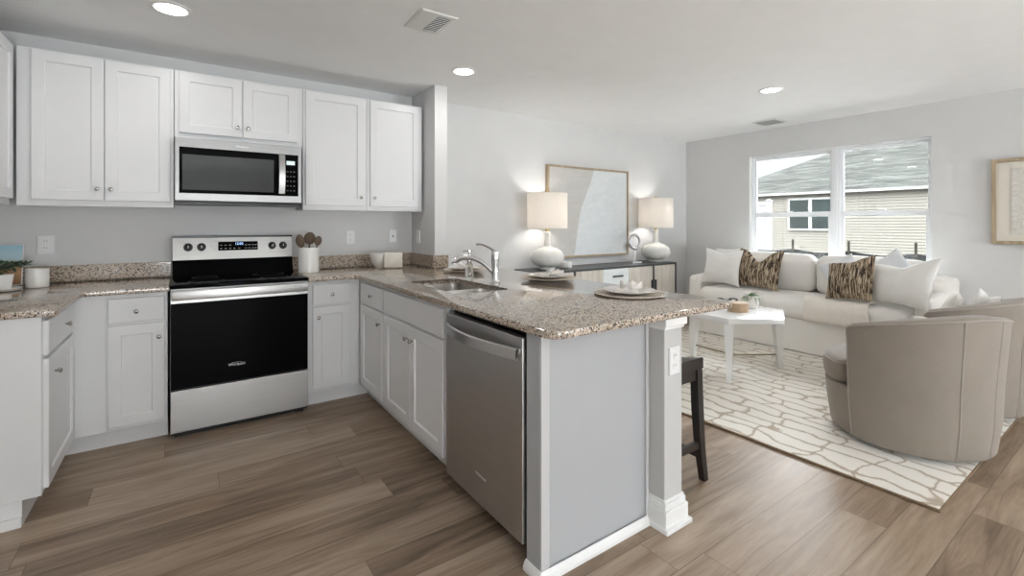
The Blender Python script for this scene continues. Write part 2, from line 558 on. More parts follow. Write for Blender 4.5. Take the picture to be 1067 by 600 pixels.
def art_mats():
    for nm, a, bb in (('art_grey', (0.56, 0.545, 0.52), (0.62, 0.605, 0.58)), ('art_pale', (0.68, 0.72, 0.74), (0.76, 0.79, 0.80))):
        m, nt, b = _new(nm)
        n = noise_n(nt, coords(nt, (2, 2, 5)), 4, 5, 0.6)
        c = ramp(nt, n.outputs['Fac'], [(0.3, a), (0.7, bb)])
        nt.links.new(c, b.inputs['Base Color'])
        b.inputs['Roughness'].default_value = 0.75
        n2 = noise_n(nt, coords(nt), 160, 2)
        bump(nt, b, n2.outputs['Fac'], 0.2, 0.002)
    m, nt, b = _new('textured_paper')
    v = coords(nt)
    w = noise_n(nt, coords(nt, (1, 60, 90)), 1.0, 3, 0.6, 0.4)
    w2 = noise_n(nt, coords(nt, (1, 14, 120)), 1.0, 2)
    t = math_n(nt, 'MULTIPLY', math_n(nt, 'ADD', w.outputs['Fac'], w2.outputs['Fac']), 0.5)
    c = ramp(nt, t, [(0.35, (0.56, 0.53, 0.48)), (0.65, (0.76, 0.73, 0.68))])
    nt.links.new(c, b.inputs['Base Color'])
    b.inputs['Roughness'].default_value = 0.85
    bump(nt, b, t, 0.8, 0.006)
    # small seaside print: sky over a warm brown shore (height in object space picks the colour)
    m, nt, b = _new('seaside_print')
    tc = nt.nodes.new('ShaderNodeTexCoord')
    sp = nt.nodes.new('ShaderNodeSeparateXYZ')
    L(nt, tc, 'Generated', sp, 0)
    n = noise_n(nt, coords(nt, (6, 6, 14), 'Generated'), 1.2, 4)
    z = math_n(nt, 'ADD', sp.outputs[2], math_n(nt, 'MULTIPLY', math_n(nt, 'SUBTRACT', n.outputs['Fac'], 0.5), 0.14))
    c = ramp(nt, z, [(0.0, (0.38, 0.21, 0.11)), (0.30, (0.60, 0.36, 0.20)), (0.42, (0.44, 0.28, 0.16)), (0.50, (0.16, 0.17, 0.10)), (0.57, (0.58, 0.66, 0.62)), (0.64, (0.58, 0.76, 0.82)), (1.0, (0.36, 0.58, 0.70))])
    nt.links.new(c, b.inputs['Base Color'])
    b.inputs['Roughness'].default_value = 0.25


art_mats()

# ------------------------------------------------------------------ mesh helpers
BASE = {}


def ident(u, z, w):
    return Vector((u, z, w))


def fr_back(y0):            # u = X, height, out of the wall towards the camera
    return lambda u, z, w: Vector((u, y0 - w, z))


def fr_pen(x0):             # faces -X, u = Y
    return lambda u, z, w: Vector((x0 - w, u, z))


def fr_left(x0):            # faces +X, u = Y
    return lambda u, z, w: Vector((x0 + w, u, z))


class MB:
    def __init__(self):
        self.bm = bmesh.new()
        self.mi = 0

    def box(self, a, b, bev=0.0, seg=2, fr=None, mi=0):
        lo = [min(p, q) for p, q in zip(a, b)]
        hi = [max(p, q) for p, q in zip(a, b)]
        t = bmesh.new()
        vs = [t.verts.new((x, y, z)) for x in (lo[0], hi[0]) for y in (lo[1], hi[1]) for z in (lo[2], hi[2])]
        for f in ((0, 1, 3, 2), (4, 6, 7, 5), (0, 4, 5, 1), (2, 3, 7, 6), (0, 2, 6, 4), (1, 5, 7, 3)):
            t.faces.new([vs[i] for i in f])
        if bev > 0:
            bmesh.ops.bevel(t, geom=list(t.edges), offset=bev, segments=seg, profile=0.5, affect='EDGES')
        if fr:
            for v in t.verts:
                v.co = fr(*v.co)
        self.merge(t, mi)
        return self

    def merge(self, t, mi=0):
        mp = {}
        for v in t.verts:
            mp[v] = self.bm.verts.new(v.co)
        for f in t.faces:
            try:
                nf = self.bm.faces.new([mp[v] for v in f.verts])
                nf.material_index = mi
            except ValueError:
                pass
        t.free()

    def rings(self, rings, cap0=True, cap1=True, closed=True, mi=0):
        """loft through rings of equal length"""
        bm = self.bm
        vr = [[bm.verts.new(p) for p in r] for r in rings]
        n = len(rings[0])
        for a, b in zip(vr, vr[1:]):
            for i in range(n if closed else n - 1):
                j = (i + 1) % n
                f = bm.faces.new((a[i], a[j], b[j], b[i]))
                f.material_index = mi
        if cap0:
            bm.faces.new(vr[0][::-1]).material_index = mi
        if cap1:
            bm.faces.new(vr[-1]).material_index = mi
        return self

    def rect_loft(self, fr, u0, u1, z0, z1, steps, mi=0, cap0=True):
        """steps: (inset, w)"""
        rs = []
        for ins, w in steps:
            rs.append([fr(u0 + ins, z0 + ins, w), fr(u1 - ins, z0 + ins, w), fr(u1 - ins, z1 - ins, w), fr(u0 + ins, z1 - ins, w)])
        return self.rings(rs, cap0, True, True, mi)

    def lathe(self, prof, c=(0, 0, 0), seg=32, axis='Z', cap=True, mi=0, sx=1.0, sy=1.0):
        rs = []
        for r, z in prof:
            ring = []
            for i in range(seg):
                a = 2 * PI * i / seg
                p = (max(r, 1e-5) * math.cos(a) * sx, max(r, 1e-5) * math.sin(a) * sy, z)
                if axis == 'X':
                    p = (p[2], p[0], p[1])
                elif axis == 'Y':
                    p = (p[0], p[2], p[1])
                ring.append(Vector(p) + Vector(c))
            rs.append(ring)
        return self.rings(rs, cap, cap, True, mi)

    def tube(self, pts, rad, seg=12, smooth=0, cap=True, mi=0, flat=1.0, up=None):
        pts = [Vector(p) for p in pts]
        if not isinstance(rad, (list, tuple)):
            rad = [rad] * len(pts)
        if smooth:
            pts, rad = catmull(pts, rad, smooth)
        rs = []
        t0 = (pts[1] - pts[0]).normalized()
        nrm = Vector(up) if up else (Vector((0, 0, 1)) if abs(t0.z) < 0.9 else Vector((1, 0, 0)))
        nrm = (nrm - t0 * nrm.dot(t0)).normalized()
        for i, p in enumerate(pts):
            a = pts[max(0, i - 1)]
            b = pts[min(len(pts) - 1, i + 1)]
            t = (b - a).normalized()
            nrm = (nrm - t * nrm.dot(t)).normalized()
            bi = t.cross(nrm)
            rs.append([p + (nrm * math.cos(q) + bi * math.sin(q) * flat) * rad[i] for q in [2 * PI * k / seg for k in range(seg)]])
        return self.rings(rs, cap, cap, True, mi)

    def softbox(self, lo, hi, r, n=14, puff=0.0, wr=0.0, ws=5.0, seed=0.0, puffdir=(1, 1, 1), mi=0):
        lo, hi = Vector(lo), Vector(hi)
        c = (lo + hi) / 2
        h = (hi - lo) / 2
        r = min(r, h.x * 0.98, h.y * 0.98, h.z * 0.98)
        t = bmesh.new()
        bmesh.ops.create_cube(t, size=2.0)
        bmesh.ops.subdivide_edges(t, edges=list(t.edges), cuts=n, use_grid_fill=True)
        for v in t.verts:
            q = v.co.copy()
            # denser sampling near edges
            q = Vector([math.copysign(abs(k) ** 0.75, k) for k in q])
            p = Vector((q.x * h.x, q.y * h.y, q.z * h.z))
            inner = Vector([max(-(hh - r), min(hh - r, k)) for k, hh in zip(p, h)])
            d = p - inner
            if d.length > 1e-9:
                p = inner + d.normalized() * r if max(abs(k) for k in q) > 0.999 else p
            nn = d.normalized() if d.length > 1e-9 else Vector()
            if puff:
                w = (1 - q.x ** 2) if abs(q.x) < 1 else 0
                wx, wy, wz = 1 - q.x ** 2, 1 - q.y ** 2, 1 - q.z ** 2
                p.x += math.copysign(puff * puffdir[0] * max(0, wy) * max(0, wz), q.x) * (abs(q.x) > 0.999)
                p.y += math.copysign(puff * puffdir[1] * max(0, wx) * max(0, wz), q.y) * (abs(q.y) > 0.999)
                p.z += math.copysign(puff * puffdir[2] * max(0, wx) * max(0, wy), q.z) * (abs(q.z) > 0.999)
            p = p + c
            if wr:
                s = Vector((p.x * ws, p.y * ws, p.z * ws + seed))
                p = p + nn * wr * (noise.noise(s) + 0.6 * (1 - abs(noise.noise(s * 2.1))) - 0.3)
            v.co = p
        self.merge(t, mi)
        return self

    def slab(self, outer, holes, z0, z1, e=0.005, mi=0):
        bm = self.bm

        def ring(poly, off, z):
            pp = inset(poly, off)
            return [bm.verts.new((p[0], p[1], z)) for p in pp]
        tops, bots = [], []
        for k, poly in enumerate([outer] + holes):
            steps = [(e, z0), (0.3 * e, z0 + 0.3 * e), (0, z0 + e), (0, z1 - e), (0.3 * e, z1 - 0.3 * e), (e, z1)]
            vr = [ring(poly, o, z) for o, z in steps]
            n = len(poly)
            for a, b in zip(vr, vr[1:]):
                for i in range(n):
                    j = (i + 1) % n
                    bm.faces.new((a[i], a[j], b[j], b[i])).material_index = mi
            for vrn, lst in ((vr[0], bots), (vr[-1], tops)):
                for i in range(n):
                    ed = bm.edges.get((vrn[i], vrn[(i + 1) % n]))
                    lst.append(ed)
        for lst in (tops, bots):
            bmesh.ops.triangle_fill(bm, use_beauty=True, edges=lst)
        return self

    def build(self, name, mat, parent=None, smooth=False, base=None, angle=35):
        bm = self.bm
        bmesh.ops.recalc_face_normals(bm, faces=list(bm.faces))
        off = Vector(base) if base is not None else (BASE.get(parent.name, Vector()) if parent else Vector())
        me = bpy.data.meshes.new(name)
        for v in bm.verts:
            v.co -= off
        if smooth:
            for f in bm.faces:
                f.smooth = True
            ang = math.radians(angle)
            for ed in bm.edges:
                if len(ed.link_faces) == 2 and ed.calc_face_angle(0) > ang:
                    ed.smooth = False
        bm.to_mesh(me)
        bm.free()
        for mn in (mat if isinstance(mat, (list, tuple)) else [mat]):
            me.materials.append(MATS[mn])
        o = bpy.data.objects.new(name, me)
        COL.objects.link(o)
        if parent is not None:
            o.parent = parent
            BASE[o.name] = BASE.get(parent.name, Vector())
        else:
            if base is not None:
                o.location = base
            BASE[o.name] = Vector(off)
        return o


def catmull(pts, rad, k):
    P, Rr = [], []
    n = len(pts)
    for i in range(n - 1):
        p0, p1, p2, p3 = pts[max(0, i - 1)], pts[i], pts[i + 1], pts[min(n - 1, i + 2)]
        for j in range(k):
            t = j / k
            P.append(0.5 * ((2 * p1) + (p2 - p0) * t + (2 * p0 - 5 * p1 + 4 * p2 - p3) * t * t + (3 * p1 - p0 - 3 * p2 + p3) * t ** 3))
            Rr.append(rad[i] * (1 - t) + rad[i + 1] * t)
    P.append(pts[-1])
    Rr.append(rad[-1])
    return P, Rr


def inset(poly, off):
    if abs(off) < 1e-9:
        return list(poly)
    n = len(poly)
    area = sum(poly[i][0] * poly[(i + 1) % n][1] - poly[(i + 1) % n][0] * poly[i][1] for i in range(n))
    s = 1 if area > 0 else -1
    out = []
    for i in range(n):
        p, q, r = Vector(poly[i - 1]), Vector(poly[i]), Vector(poly[(i + 1) % n])
        d1, d2 = (q - p).normalized(), (r - q).normalized()
        n1, n2 = Vector((-d1.y, d1.x)) * s, Vector((-d2.y, d2.x)) * s
        m = n1 + n2
        m = m / max(0.3, m.dot(n1)) if m.length > 1e-6 else n1
        out.append((q.x + m.x * off, q.y + m.y * off))
    return out


def rounded(pts, seg=6):
    """pts: (x, y, r) polygon with filleted corners"""
    out = []
    n = len(pts)
    for i in range(n):
        x, y, r = pts[i]
        q = Vector((x, y))
        if r <= 0:
            out.append((x, y))
            continue
        a = (Vector(pts[i - 1][:2]) - q).normalized()
        b = (Vector(pts[(i + 1) % n][:2]) - q).normalized()
        ang = a.angle(b)
        t = r / math.tan(ang / 2)
        c = q + (a + b).normalized() * (r / math.sin(ang / 2))
        p0, p1 = q + a * t - c, q + b * t - c
        sw = p0.angle_signed(p1) if True else 0
        a0 = math.atan2(p0.y, p0.x)
        a1 = math.atan2(p1.y, p1.x)
        d = (a1 - a0 + PI) % (2 * PI) - PI
        for k in range(seg + 1):
            th = a0 + d * k / seg
            out.append((c.x + r * math.cos(th), c.y + r * math.sin(th)))
    return out


def tag(o, label=None, cat=None, group=None, kind=None):
    if label:
        o['label'] = label
    if cat:
        o['category'] = cat
    if group:
        o['group'] = group
    if kind:
        o['kind'] = kind
    return o


def thing(name, loc, label, cat, group=None):
    o = bpy.data.objects.new(name, None)
    o.empty_display_size = 0.1
    o.location = loc
    COL.objects.link(o)
    BASE[o.name] = Vector(loc)
    return tag(o, label, cat, group)


def struct(name, mb, mat, **kw):
    return tag(mb.build(name, mat, **kw), kind='structure')


def dup(root, loc, rotz, label, group=None):
    r = root.copy()
    COL.objects.link(r)
    r.location = loc
    r.rotation_euler = (0, 0, rotz)
    r['label'] = label
    if group:
        r['group'] = group
    for ch in list(root.children):
        c = ch.copy()
        COL.objects.link(c)
        c.parent = r
        for g in list(ch.children):
            d = g.copy()
            COL.objects.link(d)
            d.parent = c
    return r


def text(name, body, size, loc, rot, mat, parent, extrude=0.0004):
    cu = bpy.data.curves.new(name, 'FONT')
    cu.body = body
    cu.size = size
    cu.align_x = 'CENTER'
    cu.align_y = 'CENTER'
    cu.extrude = extrude
    cu.resolution_u = 3
    tmp = bpy.data.objects.new('lettering', cu)
    COL.objects.link(tmp)
    dg = bpy.context.evaluated_depsgraph_get()
    me = bpy.data.meshes.new_from_object(tmp.evaluated_get(dg))
    bpy.data.objects.remove(tmp)
    bpy.data.curves.remove(cu)
    me.name = name
    me.materials.clear()
    me.materials.append(MATS[mat])
    o = bpy.data.objects.new(name, me)
    COL.objects.link(o)
    o.parent = parent
    o.location = Vector(loc) - BASE.get(parent.name, Vector())
    o.rotation_euler = rot
    return o


# ------------------------------------------------------------------ room shell
CH = 2.442
XL, XR, YB, YR = -1.12, 5.88, 4.06, -3.6
T = 0.13
WY0, WY1, WZ0, WZ1 = 1.376, 3.152, 0.62, 2.13

struct('floor', MB().box((XL - T, YR - T, -0.06), (XR + T, YB + T, 0)), 'vinyl_plank')
struct('ceiling', MB().box((XL - T, YR - T, CH), (XR + T, YB + T, CH + 0.1)), 'ceiling_paint')
struct('wall_back', MB().box((XL - T, YB, 0), (XR + T, YB + T, CH)), 'wall_paint')
struct('wall_left', MB().box((XL - T, YR - T, 0), (XL, YB, CH)), 'wall_paint')
m = MB()
m.box((XR, YR - T, 0), (XR + T, WY0, CH)).box((XR, WY1, 0), (XR + T, YB, CH))
m.box((XR, WY0, 0), (XR + T, WY1, WZ0)).box((XR, WY0, WZ1), (XR + T, WY1, CH))
struct('wall_right', m, 'wall_paint')
m = MB()
m.box((XL, YR - T, 0), (-0.45, YR, CH)).box((1.15, YR - T, 0), (3.6, YR, CH)).box((4.8, YR - T, 0), (XR, YR, CH))
m.box((-0.45, YR - T, 0), (1.15, YR, 0.6)).box((-0.45, YR - T, 1.9), (1.15, YR, CH))
m.box((3.6, YR - T, 1.9), (4.8, YR, CH)).box((3.6, YR - T, 0), (4.8, YR, 0.7))
struct('wall_rear', m, 'wall_paint')
# short wall at the end of the kitchen, and the half wall that carries the bar
struct('wall_stub', MB().box((1.716, 3.575, 0), (1.833, YB, CH), 0.004), 'wall_paint')
struct('wall_peninsula', MB().box((1.645, 1.24, 0), (1.765, 3.574, 0.884), 0.004), 'wall_paint_shaded')


def base_profile(m, p0, p1, out, h=0.135, t=0.016):
    """baseboard between two floor points; out = unit vector into the room"""
    p0, p1, out = Vector((*p0, 0)), Vector((*p1, 0)), Vector((*out, 0))
    prof = [(0, 0), (t + 0.012, 0), (t + 0.012, 0.008), (t + 0.006, 0.019), (t, 0.021), (t, h - 0.035), (t - 0.004, h - 0.02), (0.006, h - 0.004), (0, h)]
    rs = [[p + out * o + Vector((0, 0, z)) for o, z in prof] for p in (p0, p1)]
    m.rings(rs)
    return m


m = MB()
base_profile(m, (1.833, YB), (XR, YB), (0, -1))
struct('baseboard_back', m, 'trim_white')
struct('baseboard_right', base_profile(MB(), (XR, YR), (XR, YB - 0.03), (-1, 0)), 'trim_white')
# base and cap trim around the end of the half wall
m = MB()
for z0, z1, o in ((0, 0.020, 0.034), (0.0, 0.085, 0.020), (0.085, 0.112, 0.012)):
    a = MB()
    m.box((1.645 - o * 0.75, 1.24 - o, z0), (1.765 + o * 0.8, 1.32, z1), 0.003)
m.box((1.645 - 0.005, 1.24 - 0.007, 0.112), (1.765 + 0.006, 1.32, 0.124), 0.003)
struct('baseboard_peninsula', m, 'trim_white')
m = MB()
m.box((1.645 - 0.006, 1.24 - 0.008, 0.836), (1.765 + 0.006, 1.33, 0.884), 0.003)
m.box((1.645 - 0.012, 1.24 - 0.018, 0.850), (1.765 + 0.014, 1.33, 0.884), 0.004)
struct('trim_1', m, 'trim_white')

# ------------------------------------------------------------------ window: two single-hung units side by side
def window_unit(idx, y0, y1):
    root = thing('window_%d' % idx, (XR + 0.075, (y0 + y1) / 2, WZ0), None, None)
    root['kind'] = 'structure'
    x0, x1 = XR + 0.060, XR + 0.125
    f = MB()
    w = 0.028
    f.box((x0, y0, WZ0), (x1, y0 + w, WZ1), 0.003).box((x0, y1 - w, WZ0), (x1, y1, WZ1), 0.003)
    f.box((x0, y0 + w, WZ1 - w), (x1, y1 - w, WZ1), 0.003).box((x0, y0 + w, WZ0), (x1, y1 - w, WZ0 + w), 0.003)
    f.build('window_frame', 'vinyl_white', root)
    zm = 1.392
    for nm, z0, z1, xa, xb in (('upper_sash', zm - 0.028, WZ1 - w, x0 + 0.032, x0 + 0.056), ('lower_sash', WZ0 + w, zm + 0.028, x0 + 0.004, x0 + 0.030)):
        s = MB()
        sw = 0.020 if nm == 'upper_sash' else 0.030
        a, b = y0 + w, y1 - w
        s.box((xa, a, z0), (xb, a + sw, z1), 0.002).box((xa, b - sw, z0), (xb, b, z1), 0.002)
        s.box((xa, a + sw, z0), (xb, b - sw, z0 + 0.05), 0.002).box((xa, a + sw, z1 - (0.05 if nm == 'lower_sash' else 0.028)), (xb, b - sw, z1), 0.002)
        so = s.build(nm, 'vinyl_white', root)
        xm = (xa + xb) / 2
        MB().box((xm - 0.003, a + sw, z0 + 0.05), (xm + 0.003, b - sw, z1 - 0.028)).build('glass_pane', 'window_glass', so)
    lk = MB()
    lk.box((x0 - 0.012, (y0 + y1) / 2 - 0.03, zm + 0.028), (x0 + 0.02, (y0 + y1) / 2 + 0.03, zm + 0.04), 0.003)
    lk.build('sash_lock', 'vinyl_white', root)


MY = (WY0 + WY1) / 2 - 0.055
window_unit(1, MY + 0.018, WY1)
window_unit(2, WY0, MY - 0.018)
struct('trim_2', MB().box((XR + 0.05, MY - 0.018, WZ0), (XR + 0.125, MY + 0.018, WZ1), 0.003), 'vinyl_white')
m = MB()
m.box((XR + 0.001, WY1 - 0.004, WZ0), (XR + 0.059, WY1 + 0.001, WZ1)).box((XR + 0.001, WY0 - 0.001, WZ0), (XR + 0.059, WY0 + 0.004, WZ1)).box((XR + 0.001, WY0 + 0.004, WZ1 - 0.004), (XR + 0.059, WY1 - 0.004, WZ1 + 0.001))
struct('lit_return_liner', m, 'trim_white')  # added white liners: daylight on the drywall returns put in as colour
struct('trim_3', MB().box((XR - 0.03, WY0 - 0.03, WZ0 - 0.02), (XR + 0.06, WY1 + 0.03, WZ0), 0.004), 'trim_white')

# ------------------------------------------------------------------ kitchen cabinets
def shaker(name, fr, u0, u1, z0, z1, parent, th=0.020, rail=0.056):
    m = MB()
    m.rect_loft(fr, u0, u1, z0, z1, [(0, 0), (0, th - 0.002), (0.002, th), (rail, th), (rail + 0.004, th - 0.004), (rail + 0.005, th - 0.009)])
    return m.build(name, 'cabinet_white', parent)


def slabfront(name, fr, u0, u1, z0, z1, parent, th=0.020):
    m = MB()
    m.rect_loft(fr, u0, u1, z0, z1, [(0, 0), (0, th - 0.004), (0.004, th)])
    return m.build(name, 'cabinet_white', parent)


KNOB = [(0.005, 0), (0.005, 0.009), (0.008, 0.012), (0.0115, 0.016), (0.0125, 0.019), (0.011, 0.023), (0.005, 0.0255), (0.0, 0.026)]


def knob(fr, u, z, parent, w0=0.020):
    m = MB()
    rs = []
    for r, h in KNOB:
        rs.append([fr(u + max(r, 1e-5) * math.cos(2 * PI * k / 16), z + max(r, 1e-5) * math.sin(2 * PI * k / 16), w0 + h) for k in range(16)])
    m.rings(rs)
    return m.build('knob', 'nickel', parent, smooth=True)


def carcass(fr, u0, u1, z0, z1, depth, parent, name='cabinet_body'):
    return MB().box((u0 + 0.0006, z0, -depth), (u1 - 0.0006, z1, 0.0), 0.0015, 1, fr).build(name, 'cabinet_white', parent)


UT, UB = 2.293, 1.390
fu = fr_back(3.79)          # door fronts end up at Y = 3.77
UD = YB - 3.79 - 0.002


def upper(name, u0, u1, z0, doors, label, knobs):
    root = thing(name, ((u0 + u1) / 2, 3.92, z0), label, 'cabinet', 'white wall cabinets above the counter')
    carcass(fu, u0, u1, z0, UT, UD, root)
    MB().box((u0 + 0.001, z0 - 0.004, -UD + 0.02), (u1 - 0.001, z0, 0.002), 0, 1, fu).build('bottom_rail', 'cabinet_white', root)
    for (a, b), kn in zip(doors, knobs):
        d = shaker('door', fu, a, b, z0 + 0.032, UT - 0.012, root)
        knob(fu, kn[0], kn[1], d)
    return root


upper('wall_cabinet', -0.778, -0.052, UB, [(-0.715, -0.398), (-0.393, -0.070)], 'white shaker wall cabinet with two doors left of the microwave', [(-0.428, 1.491), (-0.364, 1.491)])
upper('wall_cabinet', -0.050, 0.731, 1.850, [(-0.024, 0.336), (0.341, 0.690)], 'short white two-door wall cabinet directly above the microwave', [(0.306, 1.948), (0.371, 1.948)])
upper('wall_cabinet', 0.733, 1.214, UB, [(0.750, 1.194)], 'white single-door wall cabinet immediately right of the microwave', [(1.160, 1.490)])
upper('wall_cabinet', 1.216, 1.697, UB, [(1.240, 1.668)], 'white single-door wall cabinet touching the short wall at the right', [(1.272, 1.490)])

# wall cabinet on the left wall, only its far door in the frame
fl = fr_left(-0.800)
root = thing('wall_cabinet', (-0.95, 3.3, UB), 'white wall cabinet on the left wall, cut by the frame edge', 'cabinet', 'white wall cabinets above the counter')
MB().box((2.90, UB, -0.318), (3.768, UT, 0), 0.0015, 1, fl).build('cabinet_body', 'cabinet_white', root)
d = shaker('door', fl, 3.34, 3.745, UB + 0.032, UT - 0.012, root)
knob(fl, 3.375, 1.49, d)
d = shaker('door', fl, 2.92, 3.335, UB + 0.032, UT - 0.012, root)
knob(fl, 3.30, 1.49, d)

# base cabinets
CB = 0.884
TK = 0.11
# left run (faces +X)
fb = fr_left(-0.502)
root = thing('base_cabinet', (-0.8, 3.1, 0), 'white base cabinet on the left with its side panel towards the viewer', 'cabinet', 'white base cabinets')
MB().box((2.815, TK, -0.615), (3.459, CB, 0), 0.0015, 1, fb).build('cabinet_body', 'cabinet_white', root)
MB().box((-1.117, 2.815, 0), (-0.560, 3.459, TK)).build('toe_kick', 'cabinet_white', root)
q = MB().box((-1.117, 2.803, 0), (-0.560, 2.8145, 0.045), 0.004)
q.build('shoe_moulding', 'trim_white', root)
MB().box((2.8165, TK, -0.615), (2.838, CB, 0.0012), 0, 1, fb).build('end_stile', 'cabinet_white', root)
d = slabfront('drawer', fb, 2.842, 3.425, 0.708, 0.858, root)
knob(fb, 3.19, 0.782, d)
d = shaker('door', fb, 2.842, 3.425, 0.130, 0.692, root)
knob(fb, 2.955, 0.610, d)
# left of the range (faces -Y)
fk = fr_back(3.460)
KD = YB - 3.460 - 0.003
root = thing('base_cabinet', (-0.29, 3.75, 0), 'white base cabinet with one drawer and one door left of the range', 'cabinet', 'white base cabinets')
carcass(fk, -0.500, -0.077, TK, CB, KD, root)
MB().box((-0.560, 3.540, 0), (-0.078, 4.0, TK)).build('toe_kick', 'cabinet_white', root)
d = slabfront('drawer', fk, -0.348, -0.092, 0.718, 0.858, root)
knob(fk, -0.222, 0.780, d)
d = shaker('door', fk, -0.348, -0.092, 0.134, 0.704, root)
knob(fk, -0.118, 0.622, d)
# right of the range
root = thing('base_cabinet', (0.88, 3.75, 0), 'white base cabinet with one drawer and one door right of the range', 'cabinet', 'white base cabinets')
carcass(fk, 0.701, 1.059, TK, CB, KD, root)
MB().box((0.702, 3.540, 0), (1.140, 4.0, TK)).build('toe_kick', 'cabinet_white', root)
d = slabfront('drawer', fk, 0.731, 0.986, 0.718, 0.858, root)
knob(fk, 0.858, 0.784, d)
d = shaker('door', fk, 0.731, 0.986, 0.134, 0.704, root)
knob(fk, 0.766, 0.630, d)
# peninsula (faces -X)
fp = fr_pen(1.060)
root = thing('base_cabinet', (1.35, 3.15, 0), 'narrow white drawer and door base cabinet in the inside corner of the counter', 'cabinet', 'white base cabinets')
carcass(fp, 2.916, 3.459, TK, CB, 0.58, root)
MB().box((1.140, 2.917, 0), (1.63, 3.539, TK)).build('toe_kick', 'cabinet_white', root)
d = slabfront('drawer', fp, 2.946, 3.378, 0.718, 0.862, root)
knob(fp, 3.135, 0.793, d)
d = shaker('door', fp, 2.946, 3.378, 0.134, 0.704, root)
knob(fp, 2.978, 0.630, d)
root = thing('base_cabinet', (1.35, 2.48, 0), 'white sink base cabinet with two doors left of the dishwasher', 'cabinet', 'white base cabinets')
m = MB()          # open-topped: face frame, sides, back and bottom
m.box((1.060, 2.046, 0.69), (1.079, 2.914, CB), 0.001, 1).box((1.060, 2.046, TK), (1.079, 2.078, 0.69)).box((1.060, 2.90, TK), (1.079, 2.914, 0.69))
m.box((1.060, 2.078, TK), (1.079, 2.90, 0.15)).box((1.079, 2.046, TK), (1.64, 2.060, CB)).box((1.079, 2.900, TK), (1.64, 2.914, CB))
m.box((1.625, 2.060, TK), (1.64, 2.900, CB)).box((1.079, 2.060, TK), (1.625, 2.900, TK + 0.016))
m.build('cabinet_body', 'cabinet_white', root)
MB().box((1.140, 2.047, 0), (1.63, 2.913, TK)).build('toe_kick', 'cabinet_white', root)
slabfront('false_drawer_front', fp, 2.078, 2.898, 0.718, 0.862, root)
for a, b, k in ((2.490, 2.898, 2.522), (2.078, 2.486, 2.452)):
    d = shaker('door', fp, a, b, 0.134, 0.704, root)
    knob(fp, k, 0.630, d)
# end panel of the peninsula
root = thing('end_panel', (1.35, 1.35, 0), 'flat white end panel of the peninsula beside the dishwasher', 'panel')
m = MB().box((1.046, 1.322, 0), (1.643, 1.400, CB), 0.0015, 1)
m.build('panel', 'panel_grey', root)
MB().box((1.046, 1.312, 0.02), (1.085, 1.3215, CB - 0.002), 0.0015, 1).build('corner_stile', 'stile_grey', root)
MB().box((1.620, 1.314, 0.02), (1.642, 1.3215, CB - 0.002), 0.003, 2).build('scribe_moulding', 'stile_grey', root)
m = MB()
prof = [(0, 0), (0.016, 0), (0.015, 0.012), (0.010, 0.024), (0.004, 0.033), (0, 0.036)]
path = [(1.046, 1.402), (1.046, 1.3115), (1.624, 1.3115)]
outs = [(-1, 0), (-1, -1), (0, -1)]
m.rings([[Vector((p[0] + o[0] * a, p[1] + o[1] * a, z)) for a, z in prof] for p, o in zip(path, outs)])
m.build('shoe_moulding', 'trim_white', root)

# ------------------------------------------------------------------ granite worktops
root = thing('countertop', (0.6, 3.0, CB), 'speckled beige granite countertop with the sink, running onto the breakfast bar', 'countertop', None)
outer = rounded([(0.698, 3.403, 0), (1.020, 3.403, 0.05), (1.020, 1.215, 0.055), (2.150, 1.215, 0.04), (2.150, 3.573, 0.0), (1.714, 3.573, 0), (1.714, 4.058, 0), (0.698, 4.058, 0)], 7)
hole = rounded([(1.165, 2.150, 0.05), (1.505, 2.150, 0.05), (1.505, 2.810, 0.05), (1.165, 2.810, 0.05)], 6)[::-1]
MB().slab(outer, [hole], CB, 0.914).build('slab', 'granite', root, smooth=True)
m = MB()
m.box((0.698, 4.038, 0.9145), (1.7135, 4.058, 1.018), 0.002).box((1.694, 3.575, 0.9145), (1.7135, 4.0375, 1.018), 0.002).box((1.694, 3.553, 0.9145), (1.834, 3.573, 1.018), 0.002)
m.build('backsplash', 'granite', root)
root = thing('countertop', (-0.7, 3.2, CB), 'speckled beige granite countertop in the left corner beside the range', 'countertop', None)
outer = rounded([(-1.118, 2.780, 0), (-0.447, 2.780, 0.02), (-0.447, 3.403, 0.02), (-0.070, 3.403, 0), (-0.070, 4.058, 0), (-1.118, 4.058, 0)], 4)
MB().slab(outer, [], CB, 0.914).build('slab', 'granite', root, smooth=True)
m = MB()
m.box((-1.098, 4.038, 0.9145), (-0.070, 4.058, 1.018), 0.002).box((-1.118, 2.80, 0.9145), (-1.0985, 4.058, 1.018), 0.002)
m.build('backsplash', 'granite', root)

# ------------------------------------------------------------------ sink, faucet, soap bottle
root = thing('kitchen_sink', (1.335, 2.48, 0.72), 'undermount stainless steel double-bowl kitchen sink', 'sink')
for y0, y1 in ((2.140, 2.463), (2.487, 2.820)):
    m = MB()
    x0, x1 = 1.155, 1.515
    rr = []
    for ins, z in ((-0.012, 0.8835), (0.0, 0.8835), (0.004, 0.86), (0.010, 0.74), (0.045, 0.715)):
        pl = rounded([(x0 + ins, y0 + ins, 0.05), (x1 - ins, y0 + ins, 0.05), (x1 - ins, y1 - ins, 0.05), (x0 + ins, y1 - ins, 0.05)], 5)
        rr.append([Vector((p[0], p[1], z)) for p in pl])
    m.rings(rr, False, True)
    bo = m.build('bowl', 'steel_sink', root, smooth=True)
    MB().lathe([(0.042, 0.7155), (0.040, 0.719), (0.030, 0.717), (0.006, 0.7165)], (1.335, (y0 + y1) / 2, 0), 24).build('drain', 'chrome', bo, smooth=True)

